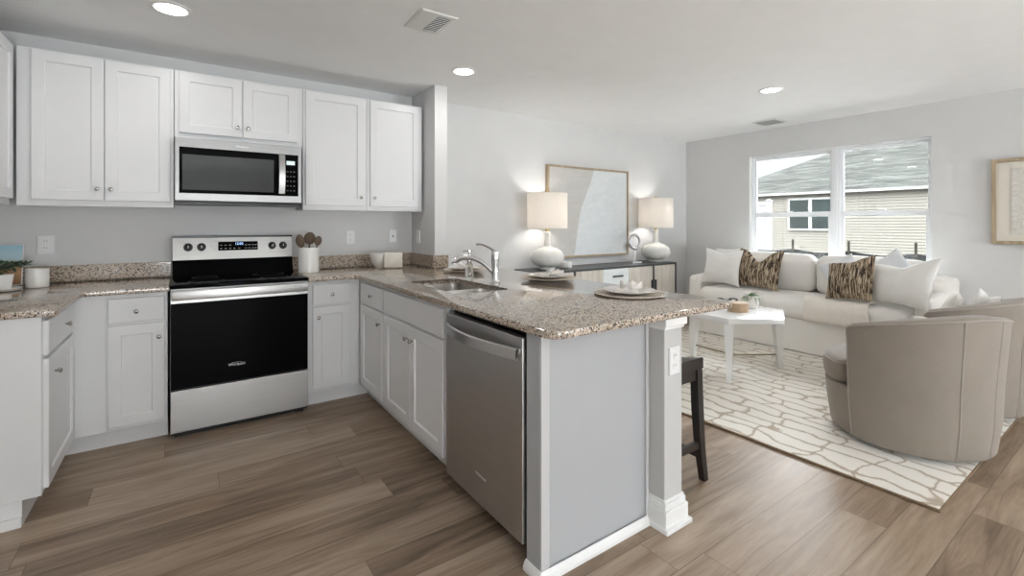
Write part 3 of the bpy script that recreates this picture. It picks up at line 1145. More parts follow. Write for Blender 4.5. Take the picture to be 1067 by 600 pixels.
FX, FY = 1.572, 2.425
root = thing('faucet', (FX, FY, 0.914), 'chrome single-lever kitchen faucet behind the sink', 'faucet')
MB().lathe([(0.031, 0.9142), (0.031, 0.921), (0.026, 0.927), (0.022, 0.935), (0.0225, 1.02), (0.026, 1.06), (0.0265, 1.095), (0.022, 1.112), (0.010, 1.118), (0.0, 1.119)], (FX, FY, 0), 24).build('faucet_body', 'chrome', root, smooth=True)
m = MB()
m.tube([(FX, FY, 0.962), (FX - 0.030, FY + 0.026, 1.008), (FX - 0.074, FY + 0.062, 1.050), (FX - 0.124, FY + 0.102, 1.072), (FX - 0.170, FY + 0.136, 1.070), (FX - 0.196, FY + 0.155, 1.050)],
       [0.0135, 0.0135, 0.0135, 0.0155, 0.0195, 0.0195], 14, 6)
m.build('spout', 'chrome', root, smooth=True)
m = MB()
m.lathe([(0.019, 0), (0.019, 0.004), (0.012, 0.012), (0.0, 0.013)], (FX - 0.200, FY + 0.157, 1.035), 18)
m.build('spray_head', 'nickel', root, smooth=True)
MB().tube([(FX, FY, 1.108), (FX - 0.012, FY + 0.04, 1.130), (FX - 0.035, FY + 0.10, 1.150), (FX - 0.055, FY + 0.135, 1.152)], [0.010, 0.0075, 0.0065, 0.0075], 10, 5).build('lever', 'chrome', root, smooth=True)

SX, SY = 1.60, 2.794
root = thing('soap_dispenser', (SX, SY, 0.914), 'clear glass soap bottle with a chrome pump behind the faucet', 'soap bottle')
MB().lathe([(0.024, 0.9145), (0.028, 0.918), (0.028, 0.985), (0.022, 1.005), (0.013, 1.018), (0.013, 1.03)], (SX, SY, 0), 20).build('bottle', 'clear_glass', root, smooth=True)
m = MB()
m.lathe([(0.016, 1.026), (0.016, 1.046), (0.008, 1.05), (0.005, 1.054), (0.005, 1.088), (0.012, 1.09), (0.012, 1.099), (0.0, 1.10)], (SX, SY, 0), 16)
m.tube([(SX + 0.012, SY - 0.018, 1.095), (SX, SY, 1.096), (SX - 0.022, SY + 0.03, 1.095), (SX - 0.03, SY + 0.042, 1.088)], [0.005, 0.006, 0.005, 0.004], 8)
m.build('pump', 'chrome', root, smooth=True)

# ------------------------------------------------------------------ range
R0, R1 = -0.0655, 0.6965
root = thing('range', (0.315, 3.74, 0), 'stainless steel freestanding electric range with black glass oven door', 'stove')
MB().box((R0, 3.455, 0.015), (R1, 4.03, 0.896), 0.003, 1).build('range_body', 'black_enamel', root)
m = MB()
m.rings([[Vector(p) for p in ((R0, 3.405, z + 0.0), (R1, 3.405, z), (R1, 3.985, z), (R0, 3.985, z))] for z in (0.897, 0.902)])
m2 = MB().box((R0 - 0.001, 3.400, 0.896), (R1 + 0.001, 3.990, 0.917), 0.006, 3)
ct = m2.build('cooktop', 'black_glass', root, smooth=True)
m.bm.free()
for bx, by, br in ((0.12, 3.56, 0.10), (0.51, 3.56, 0.085), (0.12, 3.83, 0.075), (0.51, 3.83, 0.10)):
    MB().lathe([(br, 0.9171), (br, 0.9176), (br - 0.004, 0.9176), (br - 0.004, 0.9171)], (bx, by, 0), 40, cap=False).build('burner_ring', 'black_plastic', ct)
# backguard: sloped black base, tilted steel console, dark cap
m = MB()
prof = [(3.950, 0.916), (4.035, 0.916), (4.035, 1.028), (3.985, 1.028)]
m.rings([[Vector((x, y, z)) for y, z in prof] for x in (R0 + 0.002, R1 - 0.002)])
m.build('backguard_base', 'black_glass', root)
prof = [(3.965, 1.028), (4.035, 1.028), (4.035, 1.182), (3.995, 1.182)]
m = MB()
m.rings([[Vector((x, y, z)) for y, z in prof] for x in (R0 + 0.004, R1 - 0.004)])
bg = m.build('control_panel', 'steel_bright', root)
MB().box((R0 + 0.002, 3.985, 1.182), (R1 - 0.002, 4.038, 1.193), 0.002, 1).build('panel_cap', 'black_enamel', root)


def yz_panel(z):
    return 3.965 + (z - 1.028) / (1.182 - 1.028) * 0.030


def tilt_fr(u, z, w):
    return Vector((u, yz_panel(z) - w, z - w * 0.19))


MB().rect_loft(tilt_fr, 0.204, 0.457, 1.088, 1.151, [(0, 0), (0, 0.002), (0.001, 0.003)]).build('control_display', 'black_glass', bg)
for kx in (0.026, 0.104, 0.553, 0.628):
    m = MB()
    zc = 1.117
    rs = []
    for r, h in ((0.027, 0), (0.027, 0.006), (0.022, 0.008), (0.020, 0.026), (0.017, 0.030), (0.0, 0.030)):
        rs.append([tilt_fr(kx + max(r, 1e-5) * math.cos(2 * PI * k / 22), zc + max(r, 1e-5) * math.sin(2 * PI * k / 22), h) for k in range(22)])
    m.rings(rs)
    kb = m.build('control_knob', 'black_plastic', bg, smooth=True)
    MB().box((kx - 0.002, zc, 0.030), (kx + 0.002, zc + 0.018, 0.0312), 0, 1, tilt_fr).build('pointer', 'logo_silver', kb)
text('clock_digits', '12:00', 0.024, tilt_fr(0.335, 1.135, 0.0034), (PI / 2 - 0.19, 0, 0), 'display_blue', bg)
m = MB()
for ux in (0.222, 0.250, 0.278, 0.305, 0.335, 0.378, 0.400, 0.423, 0.442):
    for uz in (1.103, 1.126):
        if uz > 1.11 and 0.29 < ux < 0.37:
            continue
        m.box((ux - 0.007, uz - 0.0018, 0.003), (ux + 0.007, uz + 0.0018, 0.0036), 0, 1, tilt_fr)
m.build('keypad', 'grey_stone', bg)
# oven door
fo = fr_back(3.455)
od = MB().box((R0 + 0.001, 0.293, 0.001), (R1 - 0.001, 0.893, 0.034), 0.003, 1, fo).build('oven_door', 'steel', root)
MB().rect_loft(fo, R0 + 0.003, R1 - 0.003, 0.296, 0.806, [(0, 0.034), (0, 0.037), (0.002, 0.039)]).build('door_glass', 'black_glass', od)
m = MB()
m.box((R0 + 0.006, 0.828, 0.062), (R1 - 0.006, 0.886, 0.078), 0.006, 3, fo)
m.box((R0 + 0.012, 0.838, 0.030), (R0 + 0.04, 0.876, 0.066), 0.003, 1, fo).box((R1 - 0.04, 0.838, 0.030), (R1 - 0.012, 0.876, 0.066), 0.003, 1, fo)
m.build('oven_handle', 'steel_bright', od, smooth=True)
text('logo', 'Whirlpool', 0.022, (0.275, 3.455 - 0.0395, 0.398), (PI / 2, 0, 0), 'logo_silver', od)
m = MB()
sw = [fo(0.275 + 0.034 * math.cos(t), 0.400 + 0.011 * math.sin(t), 0.0395) for t in [math.radians(a) for a in range(-60, 200, 10)]]
m.tube(sw, 0.0007, 6)
m.build('logo_swirl', 'logo_silver', od)
MB().box((R0 + 0.001, 0.036, 0.001), (R1 - 0.001, 0.286, 0.034), 0.004, 2, fo).build('storage_drawer', 'steel', root)
MB().box((R0 + 0.02, 3.47, 0.0), (R1 - 0.02, 4.0, 0.015)).build('plinth', 'black_enamel', root)

# ------------------------------------------------------------------ microwave
M0, M1 = -0.0475, 0.7095
fm = fr_back(3.745)
root = thing('microwave', (0.33, 3.9, 1.415), 'stainless over-the-range microwave with black glass door', 'microwave')
MB().box((M0, 1.424, -0.31), (M1, 1.843, 0.0), 0.002, 1, fm).build('microwave_body', 'black_enamel', root)
dr = MB().box((M0, 1.430, 0.001), (M1, 1.842, 0.045), 0.004, 2, fm).build('door', 'steel_soft', root)
MB().rect_loft(fm, M0 + 0.024, M1 - 0.024, 1.480, 1.779, [(0, 0.045), (0, 0.0475), (0.002, 0.049)]).build('door_glass', 'black_glass', dr)
MB().rect_loft(fm, M0 + 0.040, 0.525, 1.502, 1.732, [(0, 0.049), (0.0005, 0.0497)]).build('window_mesh', 'mesh_glass', dr)
MB().box((M0 + 0.004, 1.408, -0.29), (M1 - 0.004, 1.4235, 0.03), 0.002, 1, fm).build('vent_base', 'black_enamel', root)
m = MB()
pts = [fm(0.573, 1.770 - 0.275 * t, 0.072 + 0.020 * math.sin(PI * t)) for t in [i / 12 for i in range(13)]]
rs = []
for p in pts:
    rs.append([p + Vector((a, b, 0)) for a, b in ((-0.021, 0.004), (-0.019, -0.004), (0.019, -0.004), (0.021, 0.004))])
m.rings(rs)
m.box((0.562, 1.745, 0.045), (0.584, 1.762, 0.074), 0, 1, fm).box((0.562, 1.503, 0.045), (0.584, 1.520, 0.074), 0, 1, fm)
m.build('door_handle', 'steel_bright', dr, smooth=True)
MB().rect_loft(fm, 0.606, 0.662, 1.705, 1.733, [(0, 0.049), (0.0005, 0.0498)]).build('clock_display', 'display_green', dr)
m = MB()
for r in range(5):
    for c in range(3):
        m.box((0.607 + c * 0.022, 1.515 + r * 0.034, 0.049), (0.619 + c * 0.022, 1.524 + r * 0.034, 0.0496), 0, 1, fm)
m.build('keypad', 'slot_dark', dr)
text('logo', 'Whirlpool', 0.018, (0.330, 3.745 - 0.0455, 1.808), (PI / 2, 0, 0), 'logo_silver', dr)

# ------------------------------------------------------------------ dishwasher
root = thing('dishwasher', (1.3, 1.72, 0), 'dark stainless steel dishwasher with a curved bar handle', 'dishwasher')
MB().box((1.085, 1.412, 0.10), (1.63, 2.036, 0.878), 0.002, 1).build('dishwasher_body', 'black_enamel', root)
MB().box((1.13, 1.414, 0.0), (1.60, 2.034, 0.10)).build('toe_panel', 'black_enamel', root)
fd = fr_pen(1.075)
dd = MB().box((1.413, 0.080, 0.001), (2.035, 0.853, 0.038), 0.004, 2, fd).build('door', 'steel_dark', root)
m = MB()
rs = []
for i in range(21):
    t = i / 20
    y = 2.010 - 0.575 * t
    b = 0.050 + 0.040 * math.sin(PI * t)
    rs.append([fd(y, z, b + w) for z, w in ((0.764, 0.0), (0.768, 0.007), (0.808, 0.007), (0.813, 0.0), (0.808, -0.006), (0.768, -0.006))])
m.rings(rs)
m.box((1.435, 0.778, 0.038), (1.450, 0.808, 0.054), 0.001, 1, fd).box((1.995, 0.778, 0.038), (2.010, 0.808, 0.054), 0.001, 1, fd)
m.build('door_handle', 'steel_handle', dd, smooth=True, angle=50)
text('logo', 'Whirlpool', 0.020, (1.075 - 0.0384, 1.715, 0.205), (PI / 2, 0, -PI / 2), 'logo_silver', dd)

# ------------------------------------------------------------------ outlets
def outlet(fr, u, z, label, kind='duplex', w=0.072, h=0.115):
    p = fr(u, z, 0)
    root = thing('wall_outlet', p, label, 'outlet', 'white wall outlets')
    MB().rect_loft(fr, u - w / 2, u + w / 2, z - h / 2, z + h / 2, [(0, 0.0005), (0, 0.004), (0.003, 0.007)]).build('cover_plate', 'outlet_white', root)
    if kind == 'duplex':
        for dz in (-0.021, 0.021):
            rr = []
            for r, ww in ((0.016, 0.007), (0.016, 0.0085), (0.0, 0.0085)):
                rr.append([fr(u + max(r, 1e-5) * math.cos(2 * PI * k / 20), z + dz + max(r, 1e-5) * math.sin(2 * PI * k / 20), ww) for k in range(20)])
            rc = MB().rings(rr).build('receptacle', 'outlet_white', root)
            s = MB()
            for du in (-0.006, 0.006):
                s.box((u + du - 0.001, z + dz - 0.002, 0.0085), (u + du + 0.001, z + dz + 0.007, 0.0088), 0, 1, fr)
            s.build('slots', 'slot_dark', rc)
    elif kind == 'jack':
        rr = [[fr(u + max(r, 1e-5) * math.cos(2 * PI * k / 16), z + max(r, 1e-5) * math.sin(2 * PI * k / 16), ww) for k in range(16)] for r, ww in ((0.007, 0.007), (0.007, 0.012), (0.0, 0.012))]
        MB().rings(rr).build('jack', 'slot_dark', root)
    else:
        MB().box((u - 0.005, z - 0.012, 0.007), (u + 0.005, z + 0.012, 0.014), 0.001, 1, fr).build('toggle', 'outlet_white', root)


fw = fr_back(YB)
outlet(fw, -0.703, 1.150, 'white double outlet plate above the candle on the left counter', 'duplex', 0.080, 0.118)
outlet(fw, 1.162, 1.163, 'white outlet plate on the wall right of the range, nearer the utensil crock')
outlet(fw, 1.535, 1.170, 'white single-jack plate above the white bowl', 'jack')
outlet(fr_pen(1.716), 3.905, 1.165, 'white switch plate on the side of the short wall', 'switch')
outlet(fr_back(1.24), 1.708, 0.700, 'white outlet on the end of the half wall beside the bar stool')

# ------------------------------------------------------------------ ceiling fixtures
def can_light(x, y, label):
    root = thing('recessed_light', (x, y, CH), label, 'ceiling light', 'recessed ceiling lights')
    MB().lathe([(0.098, CH - 0.0005), (0.096, CH - 0.005), (0.080, CH - 0.010), (0.074, CH - 0.008), (0.074, CH - 0.0005)], (x, y, 0), 40, cap=False).build('trim_ring', 'trim_white', root, smooth=True)
    MB().lathe([(0.0735, CH - 0.001), (0.0735, CH - 0.006), (0.0, CH - 0.0075)], (x, y, 0), 40).build('lens', 'can_glow', root)
    d = bpy.data.lights.new('can_bulb', 'AREA')
    d.shape = 'DISK'
    d.size = 0.14
    d.energy = CAN_W
    d.color = (1.0, 0.99, 0.98)
    d.spread = math.radians(175)
    o = bpy.data.objects.new('can_bulb', d)
    COL.objects.link(o)
    o.parent = root
    o.location = (0, 0, -0.012)


can_light(-0.056, 3.125, 'round recessed light above the left end of the kitchen')
can_light(1.744, 3.130, 'round recessed light beside the short wall')
can_light(4.165, 2.042, 'round recessed light above the living area')


def vent(corners, name, label, split):
    c = sum((Vector(p) for p in corners), Vector((0, 0))) / 4
    root = thing(name, (c.x, c.y, CH), label, 'vent', 'ceiling vents')
    x0, x1 = min(p[0] for p in corners), max(p[0] for p in corners)
    y0, y1 = min(p[1] for p in corners), max(p[1] for p in corners)
    fr = lambda u, v, w: Vector((u, v, CH - w))
    MB().rect_loft(fr, x0, x1, y0, y1, [(0, 0.0005), (0, 0.004), (0.006, 0.008), (0.028, 0.009)]).build('frame', 'vent_metal', root)
    xa, xb = (x0 + 0.03, x1 - 0.03)
    ya, yb = (y0 + 0.03, y1 - 0.03)
    if split:
        xa = x0 + 0.5 * (x1 - x0)
    bk = MB().box((xa, ya, CH - 0.0098), (xb, yb, CH - 0.0092)).build('grille_opening', 'vent_dark', root)
    m = MB()
    n = 9
    for i in range(n):
        y = ya + (yb - ya) * (i + 0.5) / n
        m.rings([[Vector((x, y - 0.003, CH - 0.0100)), Vector((x, y - 0.001, CH - 0.0130)), Vector((x, y + 0.0005, CH - 0.0128)), Vector((x, y - 0.0015, CH - 0.0098))] for x in (xa, xb)])
    m.build('louvres', 'vent_metal', root)


vent([(1.055, 2.345), (1.27, 2.345), (1.27, 2.612), (1.055, 2.612)], 'ceiling_vent', 'square white air vent in the kitchen ceiling', True)
vent([(5.33, 2.56), (5.62, 2.56), (5.62, 2.84), (5.33, 2.84)], 'ceiling_vent', 'small white air vent in the ceiling above the window', False)

# ------------------------------------------------------------------ things on the counters
cx_, cy_ = 0.771, 3.765
root = thing('utensil_crock', (cx_, cy_, 0.914), 'white ceramic utensil crock beside the range', 'crock')
MB().lathe([(0.068, 0.9145), (0.072, 0.918), (0.073, 1.095), (0.072, 1.103), (0.067, 1.103), (0.066, 0.93), (0.0, 0.928)], (cx_, cy_, 0), 36).build('crock', 'white_ceramic', root, smooth=True)


def utensil(name, p0, p1, w, hl, label, slot=False):
    p0, p1 = Vector(p0), Vector(p1)
    d = (p1 - p0).normalized()
    root = thing(name, p0, label, 'utensil', 'wooden utensils in the crock')
    MB().tube([p0, p1 - d * hl * 0.7], [0.006, 0.007], 10).build('handle', 'spoon_wood', root, smooth=True)
    m = MB()
    pts = [p1 - d * hl * (1 - t) for t in [i / 10 for i in range(11)]]
    rad = [max(0.007, w * math.sin(PI * min(0.97, 0.08 + 0.87 * i / 10)) ** 0.6) for i in range(11)]
    m.tube(pts, rad, 16, 0, True, 0, 0.28, (1, -0.25, 0))
    m.build('head', 'spoon_wood', root, smooth=True)


utensil('wooden_spoon', (0.752, 3.77, 0.935), (0.700, 3.752, 1.200), 0.031, 0.095, 'dark wooden spoon leaning left in the crock')
utensil('wooden_ladle', (0.771, 3.79, 0.935), (0.787, 3.795, 1.216), 0.042, 0.090, 'dark wooden ladle standing in the middle of the crock')
utensil('wooden_spatula', (0.790, 3.752, 0.935), (0.838, 3.733, 1.188), 0.026, 0.070, 'dark wooden spatula leaning right in the crock')

root = thing('serving_bowl', (1.345, 3.83, 0.914), 'white ceramic bowl with a towel over its rim', 'bowl')
MB().lathe([(0.040, 0.9145), (0.043, 0.92), (0.072, 0.962), (0.090, 1.030), (0.088, 1.032), (0.069, 0.966), (0.035, 0.928), (0.0, 0.926)], (1.345, 3.84, 0), 40).build('bowl', 'white_ceramic', root, smooth=True)
m = MB()
N1, N2 = 26, 10
ctr = Vector((1.398, 3.770, 0))
ax = Vector((0.93, -0.36, 0)).normalized()
outv = Vector((-0.36, -0.93, 0)).normalized()
prof = []
for i in range(N1 + 1):
    t = i / N1
    if t < 0.25:
        s = t / 0.25
        prof.append((-0.022 + 0.022 * s, 1.036 + 0.002 * s))
    elif t < 0.35:
        s = (t - 0.25) / 0.1
        prof.append((0.014 * math.sin(s * PI / 2), 1.038 + 0.004 * math.sin(s * PI)))
    else:
        s = (t - 0.35) / 0.65
        prof.append((0.014 + 0.022 * s, 1.038 - 0.118 * s))
g = []
for j in range(N2 + 1):
    v = j / N2 - 0.5
    row = []
    for i, (o, z) in enumerate(prof):
        wob = 0.006 * math.sin(v * 9 + i * 0.25)
        row.append(ctr + ax * (v * 0.150 + 0.030) + outv * (o + wob * 0.5 + 0.022) + Vector((0, 0, z + 0.003)))
    g.append(row)
bm = m.bm
vv = [[bm.verts.new(p) for p in r] for r in g]
for a, b in zip(vv, vv[1:]):
    for i in range(N1):
        bm.faces.new((a[i], a[i + 1], b[i + 1], b[i]))
o = m.build('kitchen_towel', 'towel_cloth', smooth=True, base=(1.42, 3.75, 0.914))
md = o.modifiers.new('thick', 'SOLIDIFY')
md.thickness = 0.008
tag(o, 'folded cream kitchen towel draped over the rim of the white bowl', 'towel')

# left corner of the counter
root = thing('candle_jar', (-0.690, 3.778, 0.914), 'white candle jar on the left counter', 'candle')
MB().lathe([(0.046, 0.9145), (0.050, 0.919), (0.051, 1.000), (0.0515, 1.010), (0.0515, 1.022), (0.048, 1.023), (0.046, 1.005), (0.0, 1.004)], (-0.690, 3.778, 0), 36).build('jar', 'white_ceramic', root, smooth=True)
MB().lathe([(0.0455, 1.0042), (0.0455, 1.008), (0.0, 1.0085)], (-0.690, 3.778, 0), 30).build('wax', 'wax', root)

FRM = Matrix.Rotation(math.radians(-12), 3, 'X')
root = thing('framed_print', (-0.905, 3.955, 0.916), 'small framed seaside print leaning behind the potted plant', 'picture')


def lean(u, z, w):
    p = FRM @ Vector((u, -w, z))
    return Vector((-0.905, 3.955, 0.916)) + p


MB().rect_loft(lean, -0.120, 0.120, 0.0, 0.245, [(0, 0.0), (0, 0.014), (0.001, 0.015), (0.004, 0.015), (0.005, 0.011)]).build('frame', 'white_lacquer', root)
MB().box((-0.115, 0.005, 0.0112), (0.115, 0.240, 0.0122), 0, 1, lean).build('print', 'seaside_print', root)


def blades(m, c, n, l0, l1, w, tilt0, tilt1, rnd, dirs=None):
    for k in range(n):
        a = rnd.uniform(0, 2 * PI)
        ln = rnd.uniform(l0, l1)
        th = rnd.uniform(tilt0, tilt1)
        d = Vector((math.cos(a), math.sin(a), 0))
        side = Vector((-math.sin(a), math.cos(a), 0))
        prev = None
        for i in range(7):
            t = i / 6
            ang = th + t * t * 0.9
            p = Vector(c) + d * (ln * t * math.sin(ang)) + Vector((0, 0, ln * t * math.cos(ang)))
            ww = w * math.sin(PI * min(0.98, 0.12 + 0.86 * t))
            q = [m.bm.verts.new(p + side * ww), m.bm.verts.new(p - Vector((0, 0, ww * 0.25))), m.bm.verts.new(p - side * ww)]
            if prev:
                for u in (0, 1):
                    m.bm.faces.new((prev[u], prev[u + 1], q[u + 1], q[u]))
            prev = q


rnd = random.Random(3)
PX, PY = -0.825, 3.700
root = thing('potted_plant', (PX, PY, 0.914), 'small leafy green plant in a white pot at the left frame edge', 'plant')
MB().lathe([(0.075, 0.9145), (0.085, 0.917), (0.093, 0.930), (0.091, 0.931), (0.07, 0.922), (0.0, 0.921)], (PX, PY, 0), 32).build('saucer', 'white_ceramic', root, smooth=True)
MB().lathe([(0.045, 0.922), (0.048, 0.925), (0.058, 1.005), (0.054, 1.005), (0.045, 0.985), (0.0, 0.985)], (PX, PY, 0), 32).build('pot', 'white_ceramic', root, smooth=True)
m = MB()
for k in range(16):
    a = rnd.uniform(0, 2 * PI)
    ln = rnd.uniform(0.11, 0.18)
    d = Vector((math.cos(a), math.sin(a), 0))
    pts = [Vector((PX, PY, 0.99)) + d * ln * t * 0.75 + Vector((0, 0, ln * t * (1.15 - 0.75 * t))) for t in (0, 0.33, 0.66, 1)]
    m.tube(pts, [0.002, 0.0016, 0.0014, 0.001], 5)
    for p in pts[1:]:
        for q in range(4):
            b = Vector((rnd.uniform(-1, 1), rnd.uniform(-1, 1), rnd.uniform(-0.3, 0.7))).normalized()
            s = b.cross(Vector((0, 0, 1))).normalized()
            lf = rnd.uniform(0.034, 0.052)
            v = [m.bm.verts.new(p), m.bm.verts.new(p + b * lf * 0.5 + s * lf * 0.25), m.bm.verts.new(p + b * lf), m.bm.verts.new(p + b * lf * 0.5 - s * lf * 0.25)]
            m.bm.faces.new(v)
m.build('foliage', 'leaf_dark', root)

# place settings on the breakfast bar
SET = [((1.886, 1.640), 0.180, 'nearest the bar end'), ((2.000, 2.430), 0.185, 'just right of the faucet'), ((1.800, 3.225), 0.165, 'beside the short wall')]
for (px, py), r, where in SET:
    o = MB().lathe([(r * 0.55, 0.9146), (r * 0.9, 0.917), (r, 0.923), (r, 0.926), (r * 0.92, 0.922), (0.0, 0.9195)], (px, py, 0), 48).build('charger_plate', 'woven_charger', smooth=True, base=(px, py, 0.914))
    tag(o, 'round woven tan charger ' + where, 'charger', 'woven chargers on the bar')
    a = r * 0.74
    o = MB().lathe([(a * 0.55, 0.9265), (a * 0.6, 0.925), (a * 0.72, 0.928), (a, 0.941), (a * 0.995, 0.9435), (a * 0.7, 0.932), (0.0, 0.930)], (px, py, 0), 48).build('dinner_plate', 'plate_white', smooth=True, base=(px, py, 0.925))
    tag(o, 'white dinner plate on the woven charger ' + where, 'plate', 'white plates on the bar')
for k, ((px, py), r, where) in enumerate(SET):
    root = thing('cloth_napkin', (px, py, 0.933), 'white cloth napkin with a ring on the plate ' + where, 'napkin', 'napkins on the plates')
    rot = Matrix.Rotation((0.6, 0.2, 1.0)[k], 3, 'Z')
    m = MB()
    for sgn in (-1, 1):
        rows = []
        for i in range(9):
            t = i / 8
            xx = sgn * (0.012 + 0.085 * t)
            wd = 0.012 + 0.052 * t ** 0.8
            row = []
            for j in range(13):
                v = j / 12 * 2 - 1
                h = 0.012 + (0.018 if k != 1 else 0.013) * t * (0.5 + 0.5 * math.cos(v * 7 + sgn)) * (1 - 0.25 * abs(v)) + (0.016 * t if sgn > 0 else 0)
                row.append(Vector((px, py, 0.9345)) + rot @ Vector((xx * r / 0.2, v * wd * r / 0.2, h)))
            rows.append(row)
        vs = [[m.bm.verts.new(p) for p in rw] for rw in rows]
        lo = [[m.bm.verts.new((p.x, p.y, 0.9352 + 0.004)) for p in rw] for rw in rows]
        for G in (vs, lo):
            for a, b in zip(G, G[1:]):
                for i in range(12):
                    m.bm.faces.new((a[i], a[i + 1], b[i + 1], b[i]))
        for side in (0, 12):
            for a in range(8):
                m.bm.faces.new((vs[a][side], vs[a + 1][side], lo[a + 1][side], lo[a][side]))
        for e in (0, 8):
            for i in range(12):
                m.bm.faces.new((vs[e][i], vs[e][i + 1], lo[e][i + 1], lo[e][i]))
    m.build('cloth', 'napkin_cloth', root, smooth=True, angle=60)
    mm = MB()
    ring = [Vector((px, py, 0.954)) + rot @ Vector((0, 0.019 * math.cos(t), 0.015 * math.sin(t))) for t in [2 * PI * i / 24 for i in range(25)]]
    mm.tube(ring, 0.004, 8, up=(1, 0, 0))
    mm.build('napkin_ring', 'plate_white', root, smooth=True)

# ------------------------------------------------------------------ bar stool (saddle seat)
BX0, BX1, BY0, BY1 = 1.825, 2.112, 1.362, 1.800
root = thing('bar_stool', (1.968, 1.58, 0), 'dark espresso saddle-seat bar stool tucked under the breakfast bar', 'stool')
m = MB()
rs = []
for i in range(17):
    t = i / 16
    y = BY0 + (BY1 - BY0) * t
    s = (2 * t - 1)
    zt = 0.588 + 0.032 * s * s
    zb = 0.560 + 0.006 * s * s
    rs.append([Vector((x, y, z)) for x, z in ((BX0, zb), (BX1, zb), (BX1, zt - 0.006), (BX1 - 0.006, zt), (BX0 + 0.006, zt), (BX0, zt - 0.006))])
m.rings(rs)
m.build('seat', 'espresso_wood', root, smooth=True)
m = MB()
m.box((BX0 + 0.02, BY0 + 0.012, 0.508), (BX1 - 0.02, BY0 + 0.032, 0.566), 0.002).box((BX0 + 0.02, BY1 - 0.032, 0.508), (BX1 - 0.02, BY1 - 0.012, 0.566), 0.002)
m.box((BX0 + 0.012, BY0 + 0.03, 0.508), (BX0 + 0.03, BY1 - 0.03, 0.560), 0.002).box((BX1 - 0.03, BY0 + 0.03, 0.508), (BX1 - 0.012, BY1 - 0.03, 0.560), 0.002)
m.build('apron', 'espresso_wood', root)
for sx in (-1, 1):
    for sy in (-1, 1):
        xt = (BX1 - 0.024) if sx > 0 else (BX0 + 0.024)
        yt = (BY1 - 0.024) if sy > 0 else (BY0 + 0.024)
        rs = []
        for t, spl, w in ((0, 0.0, 0.021), (0.35, 0.008, 0.021), (0.7, 0.022, 0.019), (1, 0.046, 0.016)):
            z = 0.562 * (1 - t)
            c = Vector((xt + sx * spl, yt + sy * spl * 0.25, z))
            rs.append([c + Vector((a * w, b * w, 0)) for a, b in ((-1, -1), (1, -1), (1, 1), (-1, 1))])
        MB().rings(rs).build('leg', 'espresso_wood', root)
for y in (BY0 + 0.018, BY1 - 0.018):
    MB().box((BX0 + 0.005, y - 0.011, 0.168), (BX1 - 0.005, y + 0.011, 0.202), 0.002).build('stretcher', 'espresso_wood', root)
for x in (BX0 + 0.005, BX1 - 0.005):
    MB().box((x - 0.010, BY0 + 0.02, 0.115), (x + 0.010, BY1 - 0.02, 0.145), 0.002).build('stretcher', 'espresso_wood', root)

# ------------------------------------------------------------------ rug
RX0, RX1, RY0, RY1 = 2.745, 5.20, 0.612, 3.60
RZ = 0.014
root = thing('area_rug', ((RX0 + RX1) / 2, (RY0 + RY1) / 2, 0), 'ivory area rug with a tan crackle pattern under the seating', 'rug')
MB().box((RX0 + 0.006, RY0 + 0.006, 0.002), (RX1 - 0.006, RY1 - 0.006, RZ), 0.004, 2).build('pile', 'rug_pile', root)
m = MB()
m.box((RX0 - 0.004, RY0, 0.0005), (RX0 + 0.008, RY1, 0.013), 0.003).box((RX1 - 0.008, RY0, 0.0005), (RX1 + 0.004, RY1, 0.013), 0.003)
m.box((RX0 + 0.008, RY0, 0.0005), (RX1 - 0.008, RY0 + 0.008, 0.013), 0.003).box((RX0 + 0.008, RY1 - 0.008, 0.0005), (RX1 - 0.008, RY1, 0.010), 0.002)
m.build('binding', 'rug_binding', root)

# ------------------------------------------------------------------ coffee table: hexagon on three tapered legs
TX, TY, TR = 3.975, 2.275, 0.452
TZ = 0.520
root = thing('coffee_table', (TX, TY, RZ), 'white hexagonal coffee table on three tapered legs', 'table')
HA = [math.radians(206 + 60 * k) for k in range(6)]
hexa = [(TX + TR * math.cos(a), TY + TR * math.sin(a)) for a in HA]
MB().slab(rounded([(x, y, 0.012) for x, y in hexa], 3), [], TZ - 0.045, TZ, 0.004).build('tabletop', 'white_lacquer', root, smooth=True)
feet = []
for k in (0, 2, 4):
    a = HA[k]
    rd = Vector((math.cos(a), math.sin(a), 0))
    sd = Vector((-rd.y, rd.x, 0))
    rs = []
    for z, rr, w in ((TZ - 0.0455, TR - 0.060, 0.038), (RZ + 0.25, TR - 0.048, 0.029), (RZ + 0.0005, TR - 0.036, 0.020)):
        c = Vector((TX, TY, z)) + rd * rr
        rs.append([c + rd * p * w + sd * q * w for p, q in ((-1, -1), (1, -1), (1, 1), (-1, 1))])
    MB().rings(rs).build('leg', 'white_lacquer', root)
    feet.append(Vector((TX, TY, 0.125)) + rd * (TR - 0.07))
for f in feet:
    MB().tube([f, (TX, TY, 0.125)], 0.007, 8).build('stretcher', 'dark_bronze', root)

# things on the table
def small(name, mb, mat, base, label, cat, **kw):
    return tag(mb.build(name, mat, base=base, **kw), label, cat)


